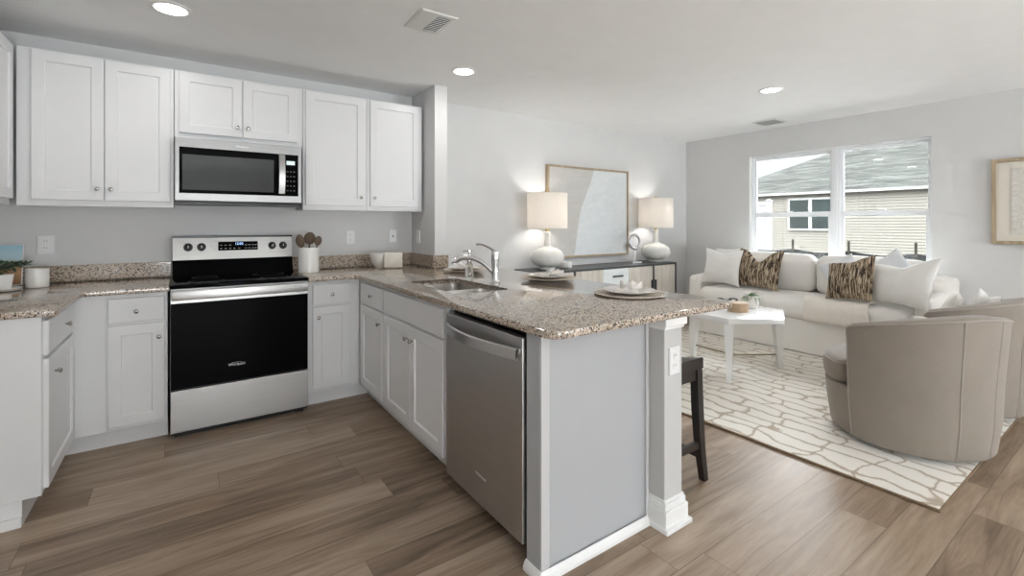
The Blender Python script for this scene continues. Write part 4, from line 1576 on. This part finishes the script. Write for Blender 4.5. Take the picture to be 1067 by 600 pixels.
bx, by = 3.95, 2.215
root = thing('lidded_box', (bx, by, TZ), 'low round tan wooden box on the coffee table', 'box')
MB().lathe([(0.078, TZ + 0.0005), (0.082, TZ + 0.004), (0.082, TZ + 0.050)], (bx, by, 0), 36).build('box_base', 'tan_box', root, smooth=True)
MB().lathe([(0.084, TZ + 0.0502), (0.084, TZ + 0.072), (0.079, TZ + 0.077), (0.0, TZ + 0.078)], (bx, by, 0), 36).build('lid', 'tan_box', root, smooth=True)
px, py = 4.200, 2.230
root = thing('potted_succulent', (px, py, TZ), 'spiky green plant in a white pot on the coffee table', 'plant')
MB().lathe([(0.052, TZ + 0.0005), (0.058, TZ + 0.006), (0.066, TZ + 0.115), (0.062, TZ + 0.115), (0.056, TZ + 0.098), (0.0, TZ + 0.097)], (px, py, 0), 32).build('pot', 'white_ceramic', root, smooth=True)
m = MB()
blades(m, (px, py, TZ + 0.095), 46, 0.06, 0.125, 0.006, 0.35, 1.25, rnd)
m.build('leaves', 'leaf_green', root)
ox, oy = 3.994, 2.347
root = thing('glass_ornament', (ox, oy, TZ), 'clear glass stand holding a black link ornament on the coffee table', 'ornament')
MB().lathe([(0.045, TZ + 0.0005), (0.045, TZ + 0.006), (0.010, TZ + 0.014), (0.009, TZ + 0.042), (0.030, TZ + 0.056), (0.030, TZ + 0.061), (0.0, TZ + 0.062)], (ox, oy, 0), 24).build('glass_stand', 'clear_glass', root, smooth=True)
m = MB()
dv = Vector((0.80, -0.57, 0)).normalized()
for k in (-1, 0, 1):
    c = Vector((ox, oy, TZ + 0.077)) + dv * 0.058 * k
    pts = [c + dv * 0.040 * math.cos(t) + (Vector((0, 0, 1)) if k else Vector((0.57, 0.8, 0.0))) * 0.013 * math.sin(t) for t in [2 * PI * i / 20 for i in range(21)]]
    m.tube(pts, 0.007, 8)
m.build('black_links', 'black_metal', root, smooth=True)

# ------------------------------------------------------------------ sofa
root = thing('sofa', (5.4, 2.23, 0), 'long white slipcovered sofa under the window', 'sofa')
SY0, SY1 = 1.145, 3.412
m = MB()
rows = []
nS = 60
for k in range(5):
    z = 0.022 + (0.335 - 0.022) * k / 4
    row = []
    for i in range(nS + 1):
        y = SY0 + 0.02 + (SY1 - SY0 - 0.04) * i / nS
        x = 4.985 - 0.012 * (1 - k / 4) + 0.006 * noise.noise(Vector((y * 3.1, z * 2, 2.0)))
        row.append(Vector((x, y, z)))
    rows.append(row)
vs = [[m.bm.verts.new(p) for p in r] for r in rows]
for a, b in zip(vs, vs[1:]):
    for i in range(nS):
        m.bm.faces.new((a[i], a[i + 1], b[i + 1], b[i]))
m.box((4.992, SY0 + 0.02, 0.022), (5.80, SY1 - 0.02, 0.335))
m.build('skirt', 'sofa_linen', root, smooth=True)
MB().softbox((4.975, SY1 - 0.138, 0.030), (5.80, SY1, 0.665), 0.045, 16, 0.012, 0.006, 5, 1.0).build('arm', 'sofa_linen', root, smooth=True)
MB().softbox((4.975, SY0, 0.030), (5.80, SY0 + 0.138, 0.665), 0.045, 16, 0.012, 0.006, 5, 4.0).build('arm', 'sofa_linen', root, smooth=True)
MB().softbox((5.60, SY0 + 0.02, 0.30), (5.835, SY1 - 0.02, 0.805), 0.07, 16, 0.0, 0.008, 4, 7.0).build('backrest', 'sofa_linen', root, smooth=True)
MB().softbox((4.945, SY0 + 0.146, 0.336), (5.62, SY1 - 0.146, 0.548), 0.085, 30, 0.010, 0.009, 6.5, 2.0, (0.5, 0.0, 1.0)).build('seat_cushion', 'sofa_linen', root, smooth=True)
for a, b, s in ((SY0 + 0.150, 2.208, 3.0), (2.222, SY1 - 0.150, 9.0)):
    MB().softbox((5.385, a, 0.553), (5.615, b, 0.945), 0.09, 20, 0.028, 0.008, 4.5, s, (0.9, 0.0, 0.5)).build('back_cushion', 'sofa_linen', root, smooth=True)
for x in (5.03, 5.74):
    for y in (SY0 + 0.08, SY1 - 0.08):
        MB().box((x - 0.025, y - 0.025, RZ + 0.0006 if x < RX1 else 0.0), (x + 0.025, y + 0.025, 0.03)).build('foot', 'espresso_wood', root)


# ------------------------------------------------------------------ throw pillows
def pillow(name, c, w, h, t, yaw, lean_, roll, mat, label, chop=0.0, cone=0.10, seed=0.0, n=30, soft=0.5, skew=0.0):
    m = MB()
    bm = m.bm
    grids = []
    for s in (1, -1):
        g = []
        for i in range(n + 1):
            row = []
            for j in range(n + 1):
                u = math.sin((i / n * 2 - 1) * PI / 2)
                v = math.sin((j / n * 2 - 1) * PI / 2)
                x = w / 2 * u * (1 - cone * (1 - v * v) * abs(u) ** 3)
                y = h / 2 * v * (1 - cone * (1 - u * u) * abs(v) ** 3)
                e = max(0.0, (1 - u * u)) * max(0.0, (1 - v * v))
                th = t / 2 * e ** soft
                y += skew * u * (v + 1) / 2
                if chop:
                    k = math.exp(-(u / 0.42) ** 2) * max(0, (v + 0.45) / 1.45) ** 1.5
                    y -= chop * k
                    th *= 1 - 0.25 * k
                nz = noise.noise(Vector((x * 7, y * 7, seed + s * 3))) * 0.010 + noise.noise(Vector((x * 17, y * 17, seed + s))) * 0.004
                z = s * th + nz * min(1, e * 6)
                row.append((x, y, z))
            g.append(row)
        grids.append(g)
    V = []
    for k, g in enumerate(grids):
        V.append([[None] * (n + 1) for _ in range(n + 1)])
        for i in range(n + 1):
            for j in range(n + 1):
                edge = i in (0, n) or j in (0, n)
                if k == 1 and edge:
                    V[1][i][j] = V[0][i][j]
                else:
                    V[k][i][j] = bm.verts.new(g[i][j])
    for k in (0, 1):
        for i in range(n):
            for j in range(n):
                bm.faces.new((V[k][i][j], V[k][i + 1][j], V[k][i + 1][j + 1], V[k][i][j + 1]))
    o = m.build(name, mat, smooth=True, angle=80)
    # local x -> right as seen from the front, y -> up, z -> towards the viewer side (-X at yaw 0)
    B = Matrix(((0, 0, -1), (-1, 0, 0), (0, 1, 0)))
    Rm = Matrix.Rotation(yaw, 3, 'Z') @ Matrix.Rotation(lean_, 3, 'Y') @ B @ Matrix.Rotation(roll, 3, 'Z')
    o.matrix_world = Matrix.Translation(Vector(c)) @ Rm.to_4x4()
    return tag(o, label, 'pillow', 'throw pillows on the sofa' if 'sofa' in label else 'cushions on the armchairs')


R = math.radians
pillow('throw_pillow', (5.10, 3.05, 0.785), 0.43, 0.42, 0.15, R(10), R(14), R(-2), 'pillow_white', 'white pillow leaning on the left arm of the sofa', 0.03, 0.12, 1)
pillow('throw_pillow', (5.28, 3.05, 0.80), 0.38, 0.40, 0.09, R(0), R(7), R(4), 'pillow_white', 'white pillow tucked behind the left striped pillow on the sofa', 0.0, 0.10, 2)
pillow('throw_pillow', (5.21, 2.690, 0.785), 0.49, 0.44, 0.14, R(0), R(16), R(-2), 'pillow_striped', 'brown and black striped pillow with a deep notched top, left on the sofa', 0.13, 0.08, 3)
pillow('throw_pillow', (5.29, 1.91, 0.785), 0.32, 0.32, 0.08, R(6), R(9), R(27), 'pillow_blue', 'pale blue pillow tucked behind the right striped pillow on the sofa', 0.02, 0.09, 4)
pillow('throw_pillow', (5.03, 1.755, 0.768), 0.38, 0.385, 0.14, R(-4), R(17), R(3), 'pillow_striped', 'brown and black striped pillow with its right corner raised, right on the sofa', 0.02, 0.07, 5, skew=0.045)
pillow('throw_pillow', (5.245, 1.500, 0.830), 0.335, 0.335, 0.06, R(-6), R(8), R(40), 'pillow_blue', 'pale blue pillow standing on its corner at the right end of the sofa', 0.0, 0.07, 6)
pillow('throw_pillow', (5.03, 1.385, 0.768), 0.60, 0.405, 0.16, R(-30), R(17), R(0), 'pillow_white', 'large white pillow in front of the right arm of the sofa', 0.04, 0.11, 7, skew=0.055)
pillow('throw_pillow', (5.308, 1.405, 0.765), 0.22, 0.38, 0.10, R(-16), R(8), R(0), 'pillow_cream', 'rounded cream pillow behind the large white one on the sofa', 0.0, 0.02, 8)

# throw over the seat front
m = MB()
path = [(5.10, 0.575), (5.06, 0.577), (5.02, 0.574), (4.98, 0.562), (4.945, 0.535), (4.924, 0.48), (4.920, 0.42), (4.924, 0.37), (4.938, 0.345)]
P2, _ = catmull([Vector((x, 0, z)) for x, z in path], [1] * len(path), 5)
rows = []
nj = 44
for j in range(nj + 1):
    v = j / nj
    row = []
    for i, p in enumerate(P2):
        t = i / (len(P2) - 1)
        y = 1.56 + 0.57 * v + 0.03 * math.sin(t * 4 + v * 2)
        f = 0.008 * math.sin(v * 26 + 3 * noise.noise(Vector((t * 2, v * 5, 0)))) * (0.4 + 0.6 * t)
        row.append(Vector((p.x - abs(f) * (t > 0.3) - f * 0.2, y, p.z + abs(f) * (1 - t))))
    rows.append(row)
vs = [[m.bm.verts.new(p) for p in r] for r in rows]
for a, b in zip(vs, vs[1:]):
    for i in range(len(P2) - 1):
        m.bm.faces.new((a[i], a[i + 1], b[i + 1], b[i]))
o = m.build('throw_blanket', 'throw_beige', smooth=True, base=(5.0, 1.9, 0.56), angle=80)
md = o.modifiers.new('thick', 'SOLIDIFY')
md.thickness = 0.006
tag(o, 'thin beige throw draped over the front of the sofa seat', 'blanket')

# ------------------------------------------------------------------ swivel armchairs
def build_chair(loc, label):
    """round barrel chair, facing local +Y; the tub wraps the rear half"""
    root = thing('armchair', loc, label, 'armchair', 'beige barrel armchairs')
    O = Vector(loc)
    sec, rim = [], []
    n = 61
    for i in range(n):
        f = i / (n - 1) * 2 - 1                    # -1 left arm front ... 1 right arm front
        a = -PI / 2 + f * math.radians(86)
        out = Vector((math.cos(a), math.sin(a), 0))
        top = 0.682 + 0.106 * (1 - abs(f) ** 1.6)
        rt = 0.418 + 0.020 * (1 - abs(f) ** 2)
        th = 0.115
        prof = [(0.372, 0.030), (0.380, 0.042), (0.400, 0.20), (0.408, 0.40), (rt - 0.004, top - 0.06), (rt, top - 0.020), (rt - 0.006, top - 0.005), (rt - 0.022, top + 0.003),
                (rt - th + 0.03, top + 0.001), (rt - th + 0.008, top - 0.012), (rt - th, top - 0.04), (0.295, 0.42), (0.29, 0.10), (0.31, 0.035)]
        e = max(0.0, (abs(f) - 0.97) / 0.03)       # rounded arm fronts
        prof = [(r, z - 0.018 * e * e * (z > 0.5)) for r, z in prof]
        sec.append([O + out * r + Vector((0, 0, z)) for r, z in prof])
        rim.append(O + out * (rt + 0.0005) + Vector((0, 0, top - 0.012 - 0.018 * e * e)))
    m = MB()
    m.rings(sec, True, True, True)
    sh = m.build('tub_back', 'chair_linen', root, smooth=True, angle=50)
    m = MB()
    m.tube(rim, 0.0055, 8)
    for ii in (0, 25, 35, n - 1):
        m.tube([sec[ii][k] for k in (0, 1, 2, 3, 4, 5)], 0.004, 6)
    m.build('piping', 'chair_piping', sh, smooth=True)
    MB().lathe([(0.366, 0.030), (0.376, 0.042), (0.397, 0.20), (0.404, 0.30), (0.392, 0.314), (0.0, 0.316)], O, 72).build('front_rail', 'chair_linen', root, smooth=True)
    ol = []
    for k in range(97):
        p = 2 * PI * k / 96 - PI / 2
        c = math.cos(p - PI / 2)                   # 1 at the front
        s_ = max(0.0, min(1.0, (c - 0.02) / 0.07))
        s_ = s_ * s_ * (3 - 2 * s_)
        rr = 0.282 + (0.412 - 0.282) * s_
        ol.append((rr * math.cos(p), rr * math.sin(p)))
    ol = ol[:-1]
    m = MB()
    rs = []
    for sc_, z in ((0.93, 0.3165), (0.985, 0.326), (1.0, 0.35), (1.012, 0.39), (1.002, 0.424), (0.97, 0.444), (0.88, 0.457), (0.65, 0.467), (0.3, 0.471)):
        rs.append([O + Vector((x * sc_, y * sc_, z)) for x, y in ol])
    m.rings(rs)
    cu = m.build('seat_cushion', 'chair_linen', root, smooth=True, angle=60)
    m = MB()
    m.tube([O + Vector((x * 0.992, y * 0.992, 0.434)) for x, y in ol + ol[:1]], 0.005, 6)
    m.build('piping', 'chair_piping', cu, smooth=True)
    MB().lathe([(0.25, 0.0005), (0.25, 0.026), (0.10, 0.0295), (0.0, 0.0295)], O, 36).build('swivel_base', 'black_metal', root)
    return root


ch = build_chair((3.540, 0.945, RZ), 'beige linen barrel armchair in front, fully in view')
ch.rotation_euler = (0, 0, R(-29))
dup(ch, (4.490, 0.950, RZ), R(-10), 'beige linen barrel armchair behind the front one, cut by the right frame edge')
pillow('cushion', (3.530, 0.800, 0.628), 0.42, 0.27, 0.11, R(-119), R(14), R(3), 'pillow_cream', 'cream cushion peeping over the back of the front armchair', 0.02, 0.08, 11)
pillow('cushion', (4.43, 0.935, 0.648), 0.42, 0.30, 0.12, R(-80), R(14), R(4), 'pillow_cream', 'plump cream cushion standing in the rear armchair', 0.0, 0.04, 12)
pillow('cushion', (4.52, 0.79, 0.672), 0.38, 0.29, 0.09, R(-100), R(12), R(14), 'pillow_white', 'white pointed cushion behind the plump one in the rear armchair', 0.03, 0.10, 13)

# ------------------------------------------------------------------ sideboard
SBX0, SBX1, SBY0, SBY1, SBT = 2.850, 5.050, 3.625, 4.035, 0.802
root = thing('sideboard', (3.95, 3.83, 0), 'long low sideboard with a dark metal frame and washed wood doors', 'sideboard')
MB().box((SBX0, SBY0, SBT - 0.022), (SBX1, SBY1, SBT), 0.002, 1).build('top', 'grey_metal', root)
m = MB()
for x in (SBX0, 3.330, 4.602, SBX1 - 0.022):
    m.box((x, SBY0, 0.0), (x + 0.022, SBY0 + 0.022, SBT - 0.022)).box((x, SBY1 - 0.022, 0.0), (x + 0.022, SBY1, SBT - 0.022))
m.box((SBX0 + 0.022, SBY0, 0.14), (SBX1 - 0.022, SBY0 + 0.018, 0.16)).box((SBX0 + 0.022, SBY1 - 0.018, 0.14), (SBX1 - 0.022, SBY1, 0.16))
m.build('metal_frame', 'grey_metal', root)
MB().box((SBX0 + 0.004, SBY0 + 0.024, 0.162), (SBX1 - 0.004, SBY1 - 0.004, SBT - 0.023)).build('cabinet_body', 'washed_wood', root)
fs = fr_back(SBY0 + 0.023)
for a, b, hs in ((2.876, 3.327, 1), (3.356, 3.752, 1), (4.178, 4.598, 1), (4.628, 5.024, -1)):
    dd = MB().box((a, 0.166, 0.0), (b, SBT - 0.026, 0.018), 0.001, 1, fs).build('door', 'washed_wood', root)
    hx = b - 0.018 if hs > 0 else a + 0.018
    MB().box((hx - 0.012, 0.48, 0.018), (hx + 0.012, 0.612, 0.030), 0.002, 1, fs).build('pull', 'black_metal', dd)
for z0, z1 in ((0.166, 0.362), (0.367, 0.565), (0.570, SBT - 0.026)):
    dd = MB().box((3.757, z0, 0.0), (4.173, z1, 0.018), 0.001, 1, fs).build('drawer', 'drawer_paint', root)
    zz = (z0 + z1) / 2 + 0.02
    MB().box((3.91, zz - 0.008, 0.018), (4.07, zz + 0.008, 0.034), 0.003, 1, fs).build('pull', 'black_metal', dd)


def table_lamp(x, y, label):
    root = thing('table_lamp', (x, y, SBT), label, 'lamp', 'white gourd lamps on the sideboard')
    z = SBT + 0.0005
    prof = [(0.080, 0.0), (0.084, 0.004), (0.084, 0.018), (0.078, 0.024), (0.110, 0.036), (0.150, 0.060), (0.172, 0.095), (0.177, 0.125), (0.170, 0.158), (0.148, 0.192), (0.108, 0.216), (0.060, 0.230), (0.040, 0.242),
            (0.034, 0.262), (0.030, 0.32), (0.031, 0.375), (0.036, 0.392), (0.030, 0.396), (0.0, 0.396)]
    MB().lathe([(r, z + h) for r, h in prof], (x, y, 0), 44).build('lamp_base', 'matte_ceramic', root, smooth=True)
    MB().lathe([(0.016, z + 0.396), (0.016, z + 0.43), (0.010, z + 0.433), (0.010, z + 0.50), (0.006, z + 0.505), (0.003, z + 0.51), (0.003, z + 0.795), (0.008, z + 0.80), (0.012, z + 0.815), (0.008, z + 0.832), (0.0, z + 0.834)], (x, y, 0), 16).build('stem', 'brass', root, smooth=True)
    m = MB()
    r = 0.212
    m.lathe([(r, z + 0.430), (r, z + 0.797), (r - 0.003, z + 0.797), (r - 0.003, z + 0.430), (r, z + 0.430)], (x, y, 0), 56, cap=False)
    s = m.build('lamp_shade', 'lamp_shade_cloth', root, smooth=True)
    m = MB()
    for a in (0, 2 * PI / 3, 4 * PI / 3):
        m.tube([(x, y, z + 0.79), (x + (r - 0.003) * math.cos(a), y + (r - 0.003) * math.sin(a), z + 0.795)], 0.0015, 5)
    m.build('spider', 'brass', s)
    d = bpy.data.lights.new('lamp_bulb', 'POINT')
    d.energy = LAMP_W
    d.color = (1.0, 0.965, 0.93)
    d.shadow_soft_size = 0.04
    o = bpy.data.objects.new('lamp_bulb', d)
    COL.objects.link(o)
    o.parent = root
    o.location = (0.03, 0, 0.60)


table_lamp(3.139, 3.835, 'white gourd lamp on the left of the sideboard, beside the ribbed jar')
table_lamp(4.915, 3.835, 'white gourd lamp on the right of the sideboard, beside the ring sculpture')
root = thing('ring_sculpture', (4.523, 3.84, SBT), 'silver ring sculpture on a stand on the sideboard', 'sculpture')
MB().box((4.440, 3.80, SBT + 0.0005), (4.606, 3.88, SBT + 0.012), 0.002).build('stand_base', 'silver_leaf', root)
MB().tube([(4.523, 3.84, SBT + 0.012), (4.523, 3.84, SBT + 0.158)], 0.006, 10).build('stem', 'silver_leaf', root, smooth=True)
m = MB()
pts = [Vector((4.523 + 0.082 * math.cos(t), 3.84 - 0.01 * math.cos(t), SBT + 0.258 + 0.082 * math.sin(t))) for t in [2 * PI * i / 40 for i in range(41)]]
m.tube(pts, 0.019, 12, 0, True, 0, 1.0, (0, 1, 0))
m.build('ring', 'silver_leaf', root, smooth=True)
jx, jy = 3.410, 3.835
m = MB()
rs = []
for r, h in ((0.046, 0.0005), (0.054, 0.006), (0.057, 0.03), (0.055, 0.058), (0.050, 0.066), (0.044, 0.066), (0.042, 0.02), (0.0, 0.018)):
    rs.append([Vector((jx + max(1e-5, r * (1 + 0.035 * math.cos(18 * t))) * math.cos(t), jy + max(1e-5, r * (1 + 0.035 * math.cos(18 * t))) * math.sin(t), SBT + h)) for t in [2 * PI * k / 108 for k in range(108)]])
m.rings(rs)
small('ribbed_jar', m, 'matte_ceramic', (jx, jy, SBT), 'small ribbed white jar beside the left lamp', 'jar', smooth=True)

# ------------------------------------------------------------------ pictures
root = thing('framed_artwork', (3.95, YB, 0.89), 'large framed abstract painting in grey and pale blue above the sideboard', 'picture')
A0, A1, AZ0, AZ1 = 3.292, 4.609, 0.893, 1.940
fa = fr_back(YB - 0.001)
m = MB()
w = 0.022
m.box((A0, AZ0, 0), (A0 + w, AZ1, 0.050), 0.002, 1, fa).box((A1 - w, AZ0, 0), (A1, AZ1, 0.050), 0.002, 1, fa)
m.box((A0 + w, AZ1 - w, 0), (A1 - w, AZ1, 0.050), 0.002, 1, fa).box((A0 + w, AZ0, 0), (A1 - w, AZ0 + w, 0.050), 0.002, 1, fa)
m.build('frame', 'oak_frame', root)
m = MB()
cv = [(3.690, AZ0 + w), (3.709, 0.982), (3.735, 1.13), (3.762, 1.287), (3.785, 1.39), (3.815, 1.484), (3.862, 1.58), (3.916, 1.685), (3.970, 1.80), (4.014, AZ1 - w)]
yy = YB - 0.034
bm = m.bm
lv = [bm.verts.new((A0 + w, yy, z)) for x, z in cv]
mv = [bm.verts.new((x, yy, z)) for x, z in cv]
rv = [bm.verts.new((A1 - w, yy, z)) for x, z in cv]
for i in range(len(cv) - 1):
    bm.faces.new((lv[i], mv[i], mv[i + 1], lv[i + 1])).material_index = 0
    bm.faces.new((mv[i], rv[i], rv[i + 1], mv[i + 1])).material_index = 1
m.box((A0 + w, YB - 0.033, AZ0 + w), (A1 - w, YB - 0.003, AZ1 - w))
m.build('canvas', ['art_grey', 'art_pale'], root)

root = thing('framed_artwork', (XR, 0.58, 1.1), 'oak-framed cream textured artwork on the wall right of the window', 'picture')
P0, P1, PZ0, PZ1 = 0.20, 0.965, 1.103, 1.845
fq = fr_pen(XR - 0.001)
m = MB()
w = 0.028
m.box((P0, PZ0, 0), (P0 + w, PZ1, 0.045), 0.002, 1, fq).box((P1 - w, PZ0, 0), (P1, PZ1, 0.045), 0.002, 1, fq)
m.box((P0 + w, PZ1 - w, 0), (P1 - w, PZ1, 0.045), 0.002, 1, fq).box((P0 + w, PZ0, 0), (P1 - w, PZ0 + w, 0.045), 0.002, 1, fq)
m.build('frame', 'oak_frame', root)
MB().box((P0 + w, PZ0 + w, 0), (P1 - w, PZ1 - w, 0.020), 0, 1, fq).build('mat_board', 'canvas_mat', root)
MB().box((P0 + 0.12, PZ0 + 0.085, 0.0202), (P1 - 0.12, PZ1 - 0.085, 0.027), 0.002, 1, fq).build('textured_sheet', 'textured_paper', root)

# ------------------------------------------------------------------ outside the window
GZ = -0.15
struct('ground', MB().box((XR + 0.2, -30, GZ - 0.2), (70, 45, GZ)), 'bare_ground')
HX, HY0, HY1 = 22.82, -8.0, 14.4
root = thing('neighbour_house', (27, 3, GZ), 'cream-sided single-storey house with a grey shingle roof outside the window', 'house')
m = MB()
lap = 0.115
nl = int((2.62 - GZ) / lap)
prof = []
for i in range(nl):
    z = GZ + 0.05 + i * lap
    prof += [(HX - 0.012, z), (HX - 0.030, z + 0.003), (HX - 0.012, z + lap - 0.002)]
prof.append((HX, 2.66))
prof2 = prof + [(HX + 8.6, 2.66), (HX + 8.6, GZ), (HX, GZ)]
m.rings([[Vector((x, y, z)) for x, z in prof2] for y in (HY0, HY1)])
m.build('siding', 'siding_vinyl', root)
EV = 0.22
x0, x1, y0, y1 = HX - EV, HX + 8.6 + EV, HY0 - EV, HY1 + EV
ez, pitch = 2.69, 0.5
rd = (x1 - x0) / 2
m = MB()
pv = [m.bm.verts.new(p) for p in ((x0, y0, ez), (x1, y0, ez), (x1, y1, ez), (x0, y1, ez), ((x0 + x1) / 2, y0 + rd, ez + rd * pitch), ((x0 + x1) / 2, y1 - rd, ez + rd * pitch))]
for f in ((0, 3, 5, 4), (1, 4, 5, 2), (0, 4, 1), (3, 2, 5), (0, 1, 2, 3)):
    m.bm.faces.new([pv[i] for i in f])
m.build('roof', 'asphalt_shingle', root)
m = MB()
m.box((x0 - 0.02, y0, 2.59), (x0 + 0.02, y1, 2.69)).box((x0, y1 - 0.02, 2.59), (x1, y1 + 0.02, 2.69)).box((x0 + 0.02, y0, 2.60), (HX - 0.06, y1 - 0.02, 2.62))
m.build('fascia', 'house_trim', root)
wy0, wy1, wz0, wz1 = 8.60, 10.30, 1.065, 2.345
m = MB()
m.box((HX - 0.09, wy0 - 0.09, wz0 - 0.09), (HX - 0.02, wy1 + 0.09, wz0)).box((HX - 0.09, wy0 - 0.09, wz1), (HX - 0.02, wy1 + 0.09, wz1 + 0.09))
m.box((HX - 0.09, wy0 - 0.09, wz0), (HX - 0.02, wy0, wz1)).box((HX - 0.09, wy1, wz0), (HX - 0.02, wy1 + 0.09, wz1))
m.box((HX - 0.09, (wy0 + wy1) / 2 - 0.07, wz0), (HX - 0.02, (wy0 + wy1) / 2 + 0.07, wz1)).box((HX - 0.085, wy0, 1.66), (HX - 0.02, wy1, 1.76))
wf = m.build('window', 'house_trim', root)
for a, b in ((wy0, (wy0 + wy1) / 2 - 0.07), ((wy0 + wy1) / 2 + 0.07, wy1)):
    MB().box((HX - 0.075, a, wz0), (HX - 0.066, b, wz1)).build('window_glazing', 'house_glass', wf)

root = thing('vinyl_fence', (15, 9, GZ), 'tall white vinyl privacy fence outside the left part of the window', 'fence')
m = MB()
for k in range(20):
    y = 7.50 + k * 0.17
    m.box((14.985, y, GZ + 0.05), (15.015, y + 0.165, 1.92), 0.004, 1)
m.box((14.97, 7.47, GZ + 0.05), (15.03, 10.9, 0.08)).box((14.97, 7.47, 1.86), (15.03, 10.9, 1.97))
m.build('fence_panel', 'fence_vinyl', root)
m = MB().box((14.935, 7.34, GZ), (15.065, 7.47, 1.99), 0.004, 1)
m.rings([[Vector((15 + a * s, 7.405 + b * s, z)) for a, b in ((-1, -1), (1, -1), (1, 1), (-1, 1))] for s, z in ((0.078, 1.99), (0.078, 2.01), (0.004, 2.05))])
m.build('fence_post', 'fence_vinyl', root)

root = thing('silt_fence', (13, 4.5, GZ), 'low black silt fence on wooden stakes across the bare ground outside', 'fence')
m = MB()
stakes = [7.3, 5.80, 4.55, 3.30, 2.05]
tops = []
for a, b in zip(stakes, stakes[1:]):
    for k in range(8):
        t = k / 8
        tops.append((a + (b - a) * t, 0.63 - 0.07 * math.sin(PI * t)))
tops.append((stakes[-1], 0.63))
f1 = [[Vector((13 + 0.02 * math.sin(y * 5) + dx, y, z)) for dx, z in ((0, GZ), (0, zt), (0.012, zt), (0.012, GZ))] for y, zt in tops]
m.rings(f1)
m.build('fabric', 'silt_fabric', root)
for y in stakes:
    MB().box((12.95, y - 0.02, GZ), (12.99, y + 0.02, 0.87)).build('stake', 'stake_wood', root)

bpy.context.view_layer.update()
